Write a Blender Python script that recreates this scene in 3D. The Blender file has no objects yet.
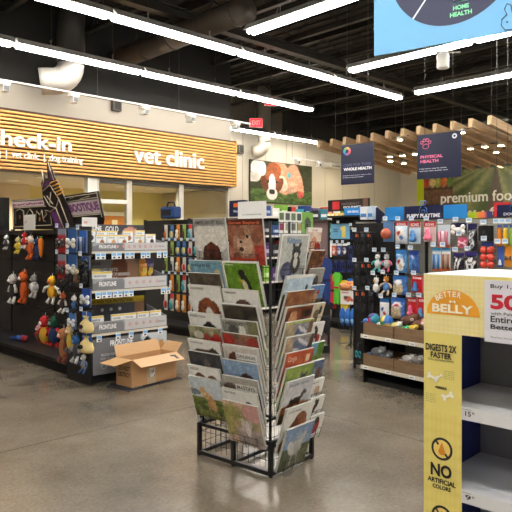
import bpy, math, random
from mathutils import Matrix, Vector
C = bpy.context.scene.collection
SC = bpy.context.scene
rnd = random.Random(7)
FPX, CX, HY, CH = 620.0, 256.0, 238.0, 1.55      # focal length in pixels, centre column, horizon row, eye height
PI = math.pi

def lin(c):
    c = c/255.0
    return c/12.92 if c <= 0.04045 else ((c+0.055)/1.055)**2.4
def L3(c): return (lin(c[0]), lin(c[1]), lin(c[2]), 1.0)

# ------------------------------------------------------------------ materials
MATS = {}
def nm(name):
    m = bpy.data.materials.new(name); m.use_nodes = True
    nt = m.node_tree; b = nt.nodes['Principled BSDF']
    MATS[name] = m
    return m, nt, b
def attr_mat(name, rough, metal=0.0, var=0.06, scale=30.0, bump=0.0, bscale=200.0, coat=0.0):
    m, nt, b = nm(name)
    a = nt.nodes.new('ShaderNodeAttribute'); a.attribute_name = 'Col'
    tc = nt.nodes.new('ShaderNodeTexCoord')
    n = nt.nodes.new('ShaderNodeTexNoise'); n.inputs['Scale'].default_value = scale; n.inputs['Detail'].default_value = 2
    nt.links.new(tc.outputs['Object'], n.inputs['Vector'])
    mr = nt.nodes.new('ShaderNodeMapRange'); mr.inputs['To Min'].default_value = 1-var; mr.inputs['To Max'].default_value = 1+var
    nt.links.new(n.outputs['Fac'], mr.inputs['Value'])
    mx = nt.nodes.new('ShaderNodeVectorMath'); mx.operation = 'SCALE'
    nt.links.new(a.outputs['Color'], mx.inputs[0]); nt.links.new(mr.outputs['Result'], mx.inputs['Scale'])
    nt.links.new(mx.outputs['Vector'], b.inputs['Base Color'])
    b.inputs['Roughness'].default_value = rough; b.inputs['Metallic'].default_value = metal
    b.inputs['Coat Weight'].default_value = coat
    if bump:
        n2 = nt.nodes.new('ShaderNodeTexNoise'); n2.inputs['Scale'].default_value = bscale
        nt.links.new(tc.outputs['Object'], n2.inputs['Vector'])
        bp = nt.nodes.new('ShaderNodeBump'); bp.inputs['Strength'].default_value = bump; bp.inputs['Distance'].default_value = 0.004
        nt.links.new(n2.outputs['Fac'], bp.inputs['Height']); nt.links.new(bp.outputs['Normal'], b.inputs['Normal'])
    return m
attr_mat('matte', 0.75)
attr_mat('paper', 0.5, var=0.03)
attr_mat('print', 0.32, var=0.03)
attr_mat('gloss', 0.2, var=0.03, coat=0.3)
attr_mat('film', 0.14, var=0.05, bump=0.5, bscale=60, coat=0.5)
attr_mat('fabric', 0.95, var=0.14, scale=60, bump=0.7, bscale=180)
attr_mat('metal', 0.35, metal=0.85)
attr_mat('powder', 0.45, metal=0.2)
attr_mat('concrete_wall', 0.9, var=0.05, scale=1.2)
def wood_mat():
    m, nt, b = nm('wood')
    a = nt.nodes.new('ShaderNodeAttribute'); a.attribute_name = 'Col'
    tc = nt.nodes.new('ShaderNodeTexCoord'); mp = nt.nodes.new('ShaderNodeMapping'); mp.inputs['Scale'].default_value = (1.5, 14, 14)
    n = nt.nodes.new('ShaderNodeTexNoise'); n.inputs['Scale'].default_value = 2.5; n.inputs['Detail'].default_value = 6
    nt.links.new(tc.outputs['Object'], mp.inputs['Vector']); nt.links.new(mp.outputs['Vector'], n.inputs['Vector'])
    mr = nt.nodes.new('ShaderNodeMapRange'); mr.inputs['From Min'].default_value = .3; mr.inputs['From Max'].default_value = .7
    mr.inputs['To Min'].default_value = .72; mr.inputs['To Max'].default_value = 1.15
    nt.links.new(n.outputs['Fac'], mr.inputs['Value'])
    mx = nt.nodes.new('ShaderNodeVectorMath'); mx.operation = 'SCALE'
    nt.links.new(a.outputs['Color'], mx.inputs[0]); nt.links.new(mr.outputs['Result'], mx.inputs['Scale'])
    nt.links.new(mx.outputs['Vector'], b.inputs['Base Color']); b.inputs['Roughness'].default_value = .55
wood_mat()
def emit_mat(name, col, strength):
    m, nt, b = nm(name)
    b.inputs['Base Color'].default_value = L3(col); b.inputs['Emission Color'].default_value = L3(col)
    b.inputs['Emission Strength'].default_value = strength
    n = nt.nodes.new('ShaderNodeTexNoise'); n.inputs['Scale'].default_value = 3
    mr = nt.nodes.new('ShaderNodeMapRange'); mr.inputs['To Min'].default_value = strength*.95; mr.inputs['To Max'].default_value = strength*1.05
    nt.links.new(n.outputs['Fac'], mr.inputs['Value']); nt.links.new(mr.outputs['Result'], b.inputs['Emission Strength'])
emit_mat('tube_glow', (255, 251, 244), 30.0)
emit_mat('lamp_glow', (255, 232, 190), 60.0)
emit_mat('soft_glow', (255, 236, 200), 90.0)
emit_mat('exit_glow', (255, 25, 45), 1.6)
def glass_mat():
    m, nt, b = nm('glass')
    b.inputs['Base Color'].default_value = (.93, .96, .94, 1); b.inputs['Roughness'].default_value = .03
    b.inputs['IOR'].default_value = 1.45
    b.inputs['Transmission Weight'].default_value = 1.0
    out = nt.nodes['Material Output']
    tr = nt.nodes.new('ShaderNodeBsdfTransparent'); gl = nt.nodes.new('ShaderNodeBsdfGlossy'); gl.inputs['Roughness'].default_value = .03
    fr = nt.nodes.new('ShaderNodeFresnel'); fr.inputs['IOR'].default_value = 1.5
    tr.inputs['Color'].default_value = (.9, .93, .91, 1)
    mx = nt.nodes.new('ShaderNodeMixShader')
    nt.links.new(fr.outputs['Fac'], mx.inputs['Fac']); nt.links.new(tr.outputs['BSDF'], mx.inputs[1]); nt.links.new(gl.outputs['BSDF'], mx.inputs[2])
    nt.links.new(mx.outputs['Shader'], out.inputs['Surface'])
glass_mat()
def floor_mat():
    m, nt, b = nm('polished_concrete')
    N = nt.nodes; Lk = nt.links
    tc = N.new('ShaderNodeTexCoord')
    n1 = N.new('ShaderNodeTexNoise'); n1.inputs['Scale'].default_value = 1.1; n1.inputs['Detail'].default_value = 8; n1.inputs['Roughness'].default_value = .65
    n2 = N.new('ShaderNodeTexNoise'); n2.inputs['Scale'].default_value = 45; n2.inputs['Detail'].default_value = 4
    for n in (n1, n2): Lk.new(tc.outputs['Object'], n.inputs['Vector'])
    r1 = N.new('ShaderNodeValToRGB')
    r1.color_ramp.elements[0].position = .3; r1.color_ramp.elements[0].color = L3((92, 84, 73))
    r1.color_ramp.elements[1].position = .72; r1.color_ramp.elements[1].color = L3((134, 124, 109))
    Lk.new(n1.outputs['Fac'], r1.inputs['Fac'])
    mr = N.new('ShaderNodeMapRange'); mr.inputs['From Min'].default_value = .3; mr.inputs['From Max'].default_value = .7
    mr.inputs['To Min'].default_value = .82; mr.inputs['To Max'].default_value = 1.12
    Lk.new(n2.outputs['Fac'], mr.inputs['Value'])
    sc = N.new('ShaderNodeVectorMath'); sc.operation = 'SCALE'
    Lk.new(r1.outputs['Color'], sc.inputs[0]); Lk.new(mr.outputs['Result'], sc.inputs['Scale'])
    sep = N.new('ShaderNodeSeparateXYZ'); Lk.new(tc.outputs['Object'], sep.inputs['Vector'])
    masks = []
    for ax, off in (('X', 4.2), ('Y', 4.5)):
        a = N.new('ShaderNodeMath'); a.operation = 'SUBTRACT'; Lk.new(sep.outputs[ax], a.inputs[0]); a.inputs[1].default_value = off-2.3
        p = N.new('ShaderNodeMath'); p.operation = 'FLOORED_MODULO'; Lk.new(a.outputs[0], p.inputs[0]); p.inputs[1].default_value = 4.6
        s = N.new('ShaderNodeMath'); s.operation = 'SUBTRACT'; Lk.new(p.outputs[0], s.inputs[0]); s.inputs[1].default_value = 2.3
        ab = N.new('ShaderNodeMath'); ab.operation = 'ABSOLUTE'; Lk.new(s.outputs[0], ab.inputs[0])
        g = N.new('ShaderNodeMath'); g.operation = 'GREATER_THAN'; Lk.new(ab.outputs[0], g.inputs[0]); g.inputs[1].default_value = .006
        masks.append(g)
    mu = N.new('ShaderNodeMath'); mu.operation = 'MULTIPLY'; Lk.new(masks[0].outputs[0], mu.inputs[0]); Lk.new(masks[1].outputs[0], mu.inputs[1])
    mx = N.new('ShaderNodeMapRange'); mx.inputs['To Min'].default_value = .4; Lk.new(mu.outputs[0], mx.inputs['Value'])
    s2 = N.new('ShaderNodeVectorMath'); s2.operation = 'SCALE'
    Lk.new(sc.outputs['Vector'], s2.inputs[0]); Lk.new(mx.outputs['Result'], s2.inputs['Scale'])
    Lk.new(s2.outputs['Vector'], b.inputs['Base Color'])
    rr = N.new('ShaderNodeMapRange'); rr.inputs['To Min'].default_value = .16; rr.inputs['To Max'].default_value = .24
    Lk.new(n1.outputs['Fac'], rr.inputs['Value']); Lk.new(rr.outputs['Result'], b.inputs['Roughness'])
    bp = N.new('ShaderNodeBump'); bp.inputs['Strength'].default_value = .03; bp.inputs['Distance'].default_value = .01
    Lk.new(n2.outputs['Fac'], bp.inputs['Height']); Lk.new(bp.outputs['Normal'], b.inputs['Normal'])
floor_mat()
def pegboard_mat():
    m, nt, b = nm('pegboard')
    N = nt.nodes; Lk = nt.links
    a = N.new('ShaderNodeAttribute'); a.attribute_name = 'Col'
    tc = N.new('ShaderNodeTexCoord'); sep = N.new('ShaderNodeSeparateXYZ'); Lk.new(tc.outputs['Object'], sep.inputs[0])
    acc = []
    for ax in ('X', 'Z'):
        p = N.new('ShaderNodeMath'); p.operation = 'FLOORED_MODULO'; Lk.new(sep.outputs[ax], p.inputs[0]); p.inputs[1].default_value = .0254
        s = N.new('ShaderNodeMath'); s.operation = 'SUBTRACT'; Lk.new(p.outputs[0], s.inputs[0]); s.inputs[1].default_value = .0127
        q = N.new('ShaderNodeMath'); q.operation = 'POWER'; Lk.new(s.outputs[0], q.inputs[0]); q.inputs[1].default_value = 2
        acc.append(q)
    ad = N.new('ShaderNodeMath'); ad.operation = 'ADD'; Lk.new(acc[0].outputs[0], ad.inputs[0]); Lk.new(acc[1].outputs[0], ad.inputs[1])
    g = N.new('ShaderNodeMath'); g.operation = 'GREATER_THAN'; Lk.new(ad.outputs[0], g.inputs[0]); g.inputs[1].default_value = .0042**2
    mr = N.new('ShaderNodeMapRange'); mr.inputs['To Min'].default_value = .15; Lk.new(g.outputs[0], mr.inputs['Value'])
    s2 = N.new('ShaderNodeVectorMath'); s2.operation = 'SCALE'
    Lk.new(a.outputs['Color'], s2.inputs[0]); Lk.new(mr.outputs['Result'], s2.inputs['Scale']); Lk.new(s2.outputs['Vector'], b.inputs['Base Color'])
    b.inputs['Roughness'].default_value = .6
pegboard_mat()

# ------------------------------------------------------------------ frames (a place on the floor with a heading)
class Frame:
    def __init__(s, ox, oy, deg):
        s.o = (ox, oy); s.a = math.radians(deg); s.c = math.cos(s.a); s.s = math.sin(s.a)
    def pt(s, x, y, z=0.0):
        return Vector((s.o[0]+s.c*x-s.s*y, s.o[1]+s.s*x+s.c*y, z))
    def inv(s, X, Y):
        dx, dy = X-s.o[0], Y-s.o[1]
        return (s.c*dx+s.s*dy, -s.s*dx+s.c*dy)
    def hit(s, px, py, y):                       # where the sight line through a pixel meets the plane at local depth y
        r = (px-CX)/FPX
        t = (y-s.s*s.o[0]+s.c*s.o[1])/(s.c-s.s*r)
        lx = s.c*(t*r-s.o[0])+s.s*(t-s.o[1])
        return lx, CH-(py-HY)/FPX*t
S = Frame(0, 0, 44.09)                           # the store's own axes: x along the clinic wall, y towards it

# ------------------------------------------------------------------ mesh builder
TXT = {}
def glyphs(s, bold=0.0):
    k = (s, bold)
    if k in TXT: return TXT[k]
    cu = bpy.data.curves.new('t', 'FONT'); cu.body = s; cu.resolution_u = 3; cu.offset = bold
    ob = bpy.data.objects.new('t', cu); C.objects.link(ob)
    dg = bpy.context.evaluated_depsgraph_get()
    me = bpy.data.meshes.new_from_object(ob.evaluated_get(dg))
    vs = [v.co.copy() for v in me.vertices]; fs = [list(p.vertices) for p in me.polygons]
    bpy.data.objects.remove(ob); bpy.data.curves.remove(cu); bpy.data.meshes.remove(me)
    x0 = min(v.x for v in vs); x1 = max(v.x for v in vs); y0 = min(v.y for v in vs); y1 = max(v.y for v in vs)
    vs = [((v.x-x0)/(x1-x0), (v.y-y0)/(y1-y0)) for v in vs]
    TXT[k] = (vs, fs, (x1-x0)/(y1-y0))
    return TXT[k]
class MB:
    def __init__(s, M=None):
        s.v = []; s.f = []; s.m = []; s.c = []; s.sm = []; s.M = M or Matrix.Identity(4); s.names = []
    def mi(s, mat):
        if mat not in s.names: s.names.append(mat)
        return s.names.index(mat)
    def add(s, verts, faces, col, mat='matte', M=None, smooth=False, cols=None):
        b = len(s.v); T = s.M @ M if M is not None else s.M
        k = s.mi(mat); lc = L3(col) if cols is None else None
        for i, p in enumerate(verts):
            s.v.append(T @ Vector(p)); s.c.append(lc if cols is None else L3(cols[i]))
        for f in faces:
            s.f.append([b+i for i in f]); s.m.append(k); s.sm.append(smooth)
        return s
    def box(s, x0, x1, y0, y1, z0, z1, col, mat='matte', M=None):
        vs = [(x, y, z) for x in (x0, x1) for y in (y0, y1) for z in (z0, z1)]
        return s.add(vs, [(0,1,3,2),(4,6,7,5),(0,4,5,1),(2,3,7,6),(0,2,6,4),(1,5,7,3)], col, mat, M)
    def bbox(s, x0, x1, y0, y1, z0, z1, col, mat='matte', b=.004, M=None):      # box with chamfered vertical and top edges
        def ring(d, z): return [(x0+d, y0+b, z),(x0+b, y0+d, z),(x1-b, y0+d, z),(x1-d, y0+b, z),(x1-d, y1-b, z),(x1-b, y1-d, z),(x0+b, y1-d, z),(x0+d, y1-b, z)]
        vs = ring(b*.6, z0)+ring(0, z0+b)+ring(0, z1-b)+ring(b*.6, z1)
        fs = [tuple(range(7, -1, -1)), tuple(range(24, 32))]
        for r in range(3):
            for i in range(8): fs.append((r*8+i, r*8+(i+1) % 8, r*8+8+(i+1) % 8, r*8+8+i))
        return s.add(vs, fs, col, mat, M)
    def tube(s, pts, r, col, mat='metal', n=6, M=None, closed=False, rads=None):
        pts = [Vector(p) for p in pts]; vs = []; fs = []; k = len(pts)
        up = Vector((0, 0, 1))
        for i, p in enumerate(pts):
            if closed: d = pts[(i+1) % k]-pts[i-1]
            else: d = pts[min(i+1, k-1)]-pts[max(i-1, 0)]
            d = d.normalized() if d.length > 1e-9 else up
            a = d.cross(up)
            if a.length < 1e-3: a = d.cross(Vector((1, 0, 0)))
            a.normalize(); b = d.cross(a); rr = rads[i] if rads else r
            for j in range(n):
                t = 2*PI*j/n; vs.append(p+a*math.cos(t)*rr+b*math.sin(t)*rr)
        for i in range(k if closed else k-1):
            i2 = (i+1) % k
            for j in range(n): fs.append((i*n+j, i*n+(j+1) % n, i2*n+(j+1) % n, i2*n+j))
        if not closed: fs += [tuple(range(n-1, -1, -1)), tuple((k-1)*n+j for j in range(n))]
        return s.add(vs, fs, col, mat, M, smooth=True)
    def lathe(s, prof, col, mat='gloss', n=14, M=None, cols=None):               # (r, z) profile about z
        vs = []; fs = []; k = len(prof); cc = []
        for i, (r, z) in enumerate(prof):
            for j in range(n):
                t = 2*PI*j/n; vs.append((r*math.cos(t), r*math.sin(t), z)); cc.append(cols[i] if cols else col)
        for i in range(k-1):
            for j in range(n): fs.append((i*n+j, i*n+(j+1) % n, i*n+n+(j+1) % n, i*n+n+j))
        fs += [tuple(range(n-1, -1, -1)), tuple((k-1)*n+j for j in range(n))]
        return s.add(vs, fs, col, mat, M, smooth=True, cols=cc)
    def ell(s, cx, cy, cz, rx, ry, rz, col, mat='fabric', nu=10, nv=7, M=None, cfn=None):
        vs = [(cx, cy, cz-rz)]; fs = []; cc = [col]
        for i in range(1, nv):
            ph = -PI/2+PI*i/nv
            for j in range(nu):
                t = 2*PI*j/nu
                d = (math.cos(ph)*math.cos(t), math.cos(ph)*math.sin(t), math.sin(ph))
                vs.append((cx+rx*d[0], cy+ry*d[1], cz+rz*d[2])); cc.append(cfn(*d) if cfn else col)
        vs.append((cx, cy, cz+rz)); cc.append(col)
        for j in range(nu): fs.append((0, 1+(j+1) % nu, 1+j))
        for i in range(nv-2):
            for j in range(nu):
                a = 1+i*nu; fs.append((a+j, a+(j+1) % nu, a+nu+(j+1) % nu, a+nu+j))
        a = 1+(nv-2)*nu
        for j in range(nu): fs.append((a+j, a+(j+1) % nu, len(vs)-1))
        return s.add(vs, fs, col, mat, M, smooth=True, cols=cc)
    def prism(s, poly, y0, y1, col, mat='matte', M=None):                        # polygon in x-z pushed along y
        n = len(poly)
        vs = [(p[0], y0, p[1]) for p in poly]+[(p[0], y1, p[1]) for p in poly]
        fs = [tuple(range(n)), tuple(range(2*n-1, n-1, -1))]+[(i, n+i, n+(i+1) % n, (i+1) % n) for i in range(n)]
        return s.add(vs, fs, col, mat, M)
    def disc(s, cx, cz, rx, rz, y, col, mat='print', n=24, M=None, t0=0, t1=2*PI, d=.0012):
        poly = [(cx+rx*math.cos(t0+(t1-t0)*i/n), cz+rz*math.sin(t0+(t1-t0)*i/n)) for i in range(n if t1-t0 > 6.2 else n+1)]
        return s.prism(poly, y-d, y, col, mat, M)
    def panel(s, x0, x1, z0, z1, y, nx, nz, fn, mat='print', M=None, bulge=0.0):  # printed face looking to -y
        vs = []; cc = []; fs = []
        for j in range(nz+1):
            for i in range(nx+1):
                u, v = i/nx, j/nz
                yy = y-(bulge*(max(0, math.sin(PI*u)*math.sin(PI*v)))**.5 if bulge else 0)
                vs.append((x0+(x1-x0)*u, yy, z0+(z1-z0)*v)); cc.append(fn(u, v))
        for j in range(nz):
            for i in range(nx):
                a = j*(nx+1)+i; fs.append((a, a+1, a+nx+2, a+nx+1))
        return s.add(vs, fs, None, mat, M, smooth=bool(bulge), cols=cc)
    def text(s, t, x0, x1, z0, z1, y, col, mat='print', bold=0.0, depth=0.0008, M=None):
        vs, fs, asp = glyphs(t, bold); n = len(vs)
        a = [(x0+(x1-x0)*p[0], y-depth, z0+(z1-z0)*p[1]) for p in vs]
        if depth < .004: return s.add(a, fs, col, mat, M)
        b = [(p[0], y, p[2]) for p in a]; edges = {}
        for f in fs:
            for i in range(len(f)):
                e = (f[i], f[(i+1) % len(f)]); k = (min(e), max(e)); edges.setdefault(k, []).append(e)
        sides = [(e[0][1], e[0][0], n+e[0][0], n+e[0][1]) for e in edges.values() if len(e) == 1]
        return s.add(a+b, fs+sides, col, mat, M)
    def build(s, name, parent=None, loc=(0, 0, 0), rot=0.0, label=None):
        me = bpy.data.meshes.new(name); me.from_pydata([tuple(v) for v in s.v], [], s.f)
        for k in s.names: me.materials.append(MATS[k])
        me.polygons.foreach_set('material_index', s.m); me.polygons.foreach_set('use_smooth', s.sm)
        ca = me.color_attributes.new('Col', 'FLOAT_COLOR', 'POINT')
        ca.data.foreach_set('color', [x for c in s.c for x in c]); me.update()
        o = bpy.data.objects.new(name, me); C.objects.link(o)
        if parent: o.parent = parent
        o.location = loc; o.rotation_euler = (0, 0, rot)
        if label: o['label'] = label
        return o
def tag(o, label, cat, group=None, kind=None):
    o['label'] = label; o['category'] = cat
    if group: o['group'] = group
    if kind: o['kind'] = kind
    return o
def thing(name, label, cat, F=None, x=0, y=0, z=0, rot=0.0, group=None):
    o = bpy.data.objects.new(name, None); C.objects.link(o); o.empty_display_size = .1
    if F: o.location = F.pt(x, y, z); o.rotation_euler = (0, 0, F.a+rot)
    else: o.location = (x, y, z); o.rotation_euler = (0, 0, rot)
    return tag(o, label, cat, group)
def copy_tree(o, parent=None):
    c = o.copy(); C.objects.link(c); c.parent = parent
    for ch in list(o.children): copy_tree(ch, c)
    return c
def put(o, F, x, y, z, rot=0.0):
    o.location = F.pt(x, y, z); o.rotation_euler = (0, 0, F.a+rot); return o
def struct(o): o['kind'] = 'structure'; return o

# ------------------------------------------------------------------ drawn pictures (for covers, posters, packs)
def hsh(x, y, k=0):
    n = math.sin(x*127.1+y*311.7+k*74.7)*43758.5453
    return n-math.floor(n)
def vnoise(x, y, k=0):
    i, j = math.floor(x), math.floor(y); a, b = x-i, y-j
    a = a*a*(3-2*a); b = b*b*(3-2*b)
    return (hsh(i, j, k)*(1-a)+hsh(i+1, j, k)*a)*(1-b)+(hsh(i, j+1, k)*(1-a)+hsh(i+1, j+1, k)*a)*b
def mixc(a, b, t): return tuple(a[i]+(b[i]-a[i])*t for i in range(3))
def art(bg, shapes, tex=.12, sc=9, seed=0):
    """bg: colour, (bottom, top) or list of (height, colour); shapes: ('e',cx,cy,rx,ry,rot,col) ('r',x0,x1,y0,y1,col) ('n',x0,x1,y0,y1,colA,colB,scale)"""
    def fn(u, v):
        if isinstance(bg[0], (tuple, list)):
            if len(bg[0]) == 2:
                c = bg[-1][1]
                for h, cc in bg:
                    if v <= h: c = cc; break
            else: c = mixc(bg[0], bg[1], v)
        else: c = bg
        for s in shapes:
            k = s[0]
            if k == 'e':
                dx, dy = u-s[1], v-s[2]; a = math.radians(s[5]); x = dx*math.cos(a)+dy*math.sin(a); y = -dx*math.sin(a)+dy*math.cos(a)
                if (x/s[3])**2+(y/s[4])**2 < 1: c = s[6]
            elif k == 'r':
                if s[1] <= u <= s[2] and s[3] <= v <= s[4]: c = s[5]
            elif k == 'n':
                if s[1] <= u <= s[2] and s[3] <= v <= s[4]: c = mixc(s[5], s[6], vnoise(u*s[7], v*s[7], seed))
        tx_ = tex*(.25 if min(c) > 215 else .55 if min(c) > 150 else 1)
        t = 1+(vnoise(u*sc*2, v*sc*2, seed+3)-.5)*1.6*tx_+(vnoise(u*sc*5, v*sc*5, seed+9)-.5)*2.2*tx_
        g_ = sum(c)/3; c = mixc(c, (g_, g_, g_), .12)
        return tuple(max(0, min(255, x*t)) for x in c)
    return fn
def dog(cx, cy, r, fur, face=None, ear=None, nose=(25, 20, 20), body=True):
    face = face or fur; ear = ear or mixc(fur, (0, 0, 0), .35)
    s = []
    if body: s.append(('e', cx+.12*r, cy-1.35*r, 1.15*r, 1.1*r, 0, mixc(fur, (0, 0, 0), .12)))
    s += [('e', cx-.8*r, cy-.05*r, .35*r, .8*r, -14, ear), ('e', cx+.8*r, cy-.05*r, .35*r, .8*r, 14, ear),
          ('e', cx, cy, .78*r, r, 0, fur), ('e', cx, cy-.35*r, .4*r, .55*r, 0, face),
          ('e', cx, cy-.42*r, .17*r, .13*r, 0, nose), ('e', cx-.32*r, cy+.15*r, .11*r, .11*r, 0, nose), ('e', cx+.32*r, cy+.15*r, .11*r, .11*r, 0, nose)]
    return s
def cat(cx, cy, r, fur, face=None):
    face = face or mixc(fur, (255, 255, 255), .5)
    return [('e', cx, cy-1.5*r, 1.05*r, 1.25*r, 0, mixc(fur, (0, 0, 0), .1)), ('e', cx-.6*r, cy+.8*r, .26*r, .5*r, 20, fur), ('e', cx+.6*r, cy+.8*r, .26*r, .5*r, -20, fur),
            ('e', cx, cy, .9*r, .85*r, 0, fur), ('e', cx, cy-.35*r, .45*r, .36*r, 0, face), ('e', cx-.35*r, cy+.1*r, .15*r, .14*r, 0, (40, 60, 70)),
            ('e', cx+.35*r, cy+.1*r, .15*r, .14*r, 0, (40, 60, 70)), ('e', cx, cy-.2*r, .1*r, .08*r, 0, (90, 40, 40)), ('e', cx, cy-1.3*r, .45*r, .7*r, 0, face)]
def horse(cx, cy, r, fur):
    return [('e', cx, cy, 1.0*r, .48*r, 8, fur), ('e', cx+.95*r, cy+.5*r, .28*r, .7*r, -30, fur), ('e', cx+1.35*r, cy+.95*r, .45*r, .2*r, -35, fur),
            ('e', cx-.7*r, cy-.7*r, .12*r, .7*r, 0, fur), ('e', cx-.4*r, cy-.7*r, .12*r, .7*r, 8, fur), ('e', cx+.55*r, cy-.7*r, .12*r, .7*r, 0, fur),
            ('e', cx+.8*r, cy-.7*r, .12*r, .7*r, -8, fur), ('e', cx-1.1*r, cy-.15*r, .14*r, .6*r, -15, mixc(fur, (0, 0, 0), .4))]
# ------------------------------------------------------------------ the building
U0, U1, V0, V1, H = -6.0, 21.5, -8.0, 13.85, 6.2
SA = S.a
def sbuild(mb, name, kind='structure', label=None, cat=None):
    o = mb.build(name, None, (0, 0, 0), SA)
    if kind == 'structure': struct(o)
    if label: tag(o, label, cat)
    return o
sbuild(MB().box(U0-.2, U1+.2, V0-.2, V1+.2, -.12, 0, (120, 112, 102), 'polished_concrete'), 'floor')
m = MB()
m.box(U0-.2, U1+.2, V0-.2, V1+.2, H, H+.1, (62, 58, 54))
x = U0
while x < U1:                                    # ribs of the metal deck
    m.box(x, x+.09, V0, V1, H-.04, H, (54, 51, 47)); x += .3
sbuild(m, 'ceiling')
WC = (205, 196, 178)
def wall(name, a): sbuild(MB().box(*a, WC, 'concrete_wall'), name)
m = MB(); m.box(U0-.2, U1+.2, V1, V1+.2, 0, 4.75, WC, 'concrete_wall').box(U0-.2, 14.6, V1, V1+.2, 4.75, H, (104, 98, 88), 'concrete_wall').box(14.6, U1+.2, V1, V1+.2, 4.75, H, (42, 40, 38), 'concrete_wall')
for k in range(12): m.box(9.9+k*.98, 9.92+k*.98, V1-.008, V1, 0, 4.75, (186, 178, 162), 'concrete_wall')
sbuild(m, 'wall_back')
sbuild(MB().box(U1, U1+.2, V0, V1, 0, 4.7, WC, 'concrete_wall').box(U1, U1+.2, V0, V1, 4.7, H, (42, 40, 38), 'concrete_wall'), 'wall_right')
wall('wall_left', (U0-.2, U0, V0, V1, 0, H))
wall('wall_front', (U0, U1, V0-.2, V0, 0, H))
# clinic volume
CV, CE = 10.9, 9.73
m = MB(); m.box(U0, CE, CV, CV+.15, 2.72, 4.29, (176, 168, 155), 'concrete_wall'); m.box(U0, CE, CV, CV+.15, 4.29, H, (38, 36, 34), 'concrete_wall')
m.box(CE-.13, CE, CV+.15, V1, 2.72, H, (190, 182, 168), 'concrete_wall')
sbuild(m, 'wall_clinic_upper')
sbuild(MB().box(U0, CE, CV+.15, V1, 2.72, 2.8, (214, 205, 188), 'concrete_wall'), 'ceiling_clinic')
def uc(px): return S.hit(px, 238, CV)[0]
uL, uD, uM, uR = uc(93), uc(129.5), uc(181.5), uc(230)
sbuild(MB().box(uR, CE, CV, V1, 0, 2.72, (198, 186, 160), 'concrete_wall'), 'wall_clinic_side')
# slatted timber fascia
m = MB(); m.box(U0, CE+.06, CV-.06, CV-.001, 2.75, 3.83, (78, 44, 16), 'wood')
z = 2.75
while z < 3.80:
    m.bbox(U0, CE+.06, CV-.12, CV-.06, z, z+.036, (234, 180, 102), 'wood', b=.006); z += .066
m.box(CE+.06, CE+.09, CV-.12, CV+.1, 2.75, 3.83, (222, 168, 92), 'wood')
sbuild(m, 'trim_1')
# glazing: three windows between posts
def window(n, a, b, transom=None):
    m = MB()
    FR = (206, 200, 186)
    m.box(a, a+.06, CV, CV+.1, .0, 2.72, FR, 'powder'); m.box(b-.06, b, CV, CV+.1, .0, 2.72, FR, 'powder')
    m.box(a+.06, b-.06, CV, CV+.1, 2.64, 2.72, (80, 72, 62), 'powder'); m.box(a+.06, b-.06, CV, CV+.1, .85, .93, FR, 'powder')
    m.box(a+.06, b-.06, CV, CV+.1, 0, .85, (190, 180, 158), 'paper')
    if transom: m.box(a+.06, b-.06, CV, CV+.1, transom, transom+.08, (236, 232, 222), 'powder')
    o = sbuild(m, 'window_%d' % n)
    g = MB().box(a+.06, b-.06, CV+.045, CV+.055, .93, 2.64, (230, 235, 232), 'glass').build('pane', o)
window(1, uL+.08, uD, 2.24); window(2, uD, uM); window(3, uM, uR)
sbuild(MB().box(uL-.12, uL+.08, CV-.02, CV+.14, 0, 2.72, (238, 234, 224), 'paper'), 'trim_2')
# clinic interior
sbuild(MB().box(uL-.2, uR, 13.6, V1, 0, 2.72, (222, 208, 140), 'paper'), 'wall_clinic_back')
sbuild(MB().box(uc(22), uL-.2, 13.3, V1, 0, 2.72, (226, 208, 176), 'paper'), 'wall_clinic_lobby')
sbuild(MB().box(U0, uc(22), 12.6, V1, 0, 2.72, (96, 78, 58), 'paper'), 'wall_clinic_dark')
a = S.hit(101, 240, 13.55)[0]; b = S.hit(124, 240, 13.55)[0]
m = MB(); m.box(a, b, 13.54, 13.599, 0, 2.1, (206, 128, 50), 'wood'); m.box(a+.3, b-.2, 13.53, 13.545, 1.55, 2.0, (238, 226, 190), 'paper')
m.box(a-.08, a, 13.52, 13.6, 0, 2.18, (240, 236, 226), 'paper'); m.box(b, b+.08, 13.52, 13.6, 0, 2.18, (240, 236, 226), 'paper'); m.box(a-.08, b+.08, 13.52, 13.6, 2.1, 2.2, (240, 236, 226), 'paper')
d = sbuild(m, 'door_1'); MB().tube([(b-.1, 13.5, 1.0), (b-.1, 13.46, 1.0), (b-.2, 13.46, 1.0)], .012, (190, 190, 190)).build('door_handle', d)
m = MB(); a = S.hit(141, 240, 13.1)[0]; b = S.hit(178, 240, 13.1)[0]
b = min(b, uR-.25)
m.box(a, b, 13.0, 13.599, 0, 1.5, (214, 150, 72), 'wood'); m.box(a-.02, b+.02, 12.96, 13.599, 1.5, 1.54, (240, 214, 150), 'paper')
o = m.build('reception_desk', None, (0, 0, 0), SA); tag(o, 'tall orange timber cabinet against the yellow wall behind the clinic glass', 'cabinet')
m = MB(); a = S.hit(-6, 240, 12.4)[0]; b = S.hit(9.5, 240, 12.4)[0]
m.bbox(a, b, 12.4, 12.46, 1.6, 2.36, (12, 12, 14), 'gloss'); m.box(a+.2, b-.2, 12.46, 12.599, 1.85, 2.1, (30, 30, 30), 'powder')
o = m.build('television', None, (0, 0, 0), SA); tag(o, 'black television on the dark clinic lobby wall', 'television')
def ceil_pt(px, py, z):
    t = (z-CH)*FPX/(HY-py); return S.inv((px-CX)/FPX*t, t)
dl = None
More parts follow.
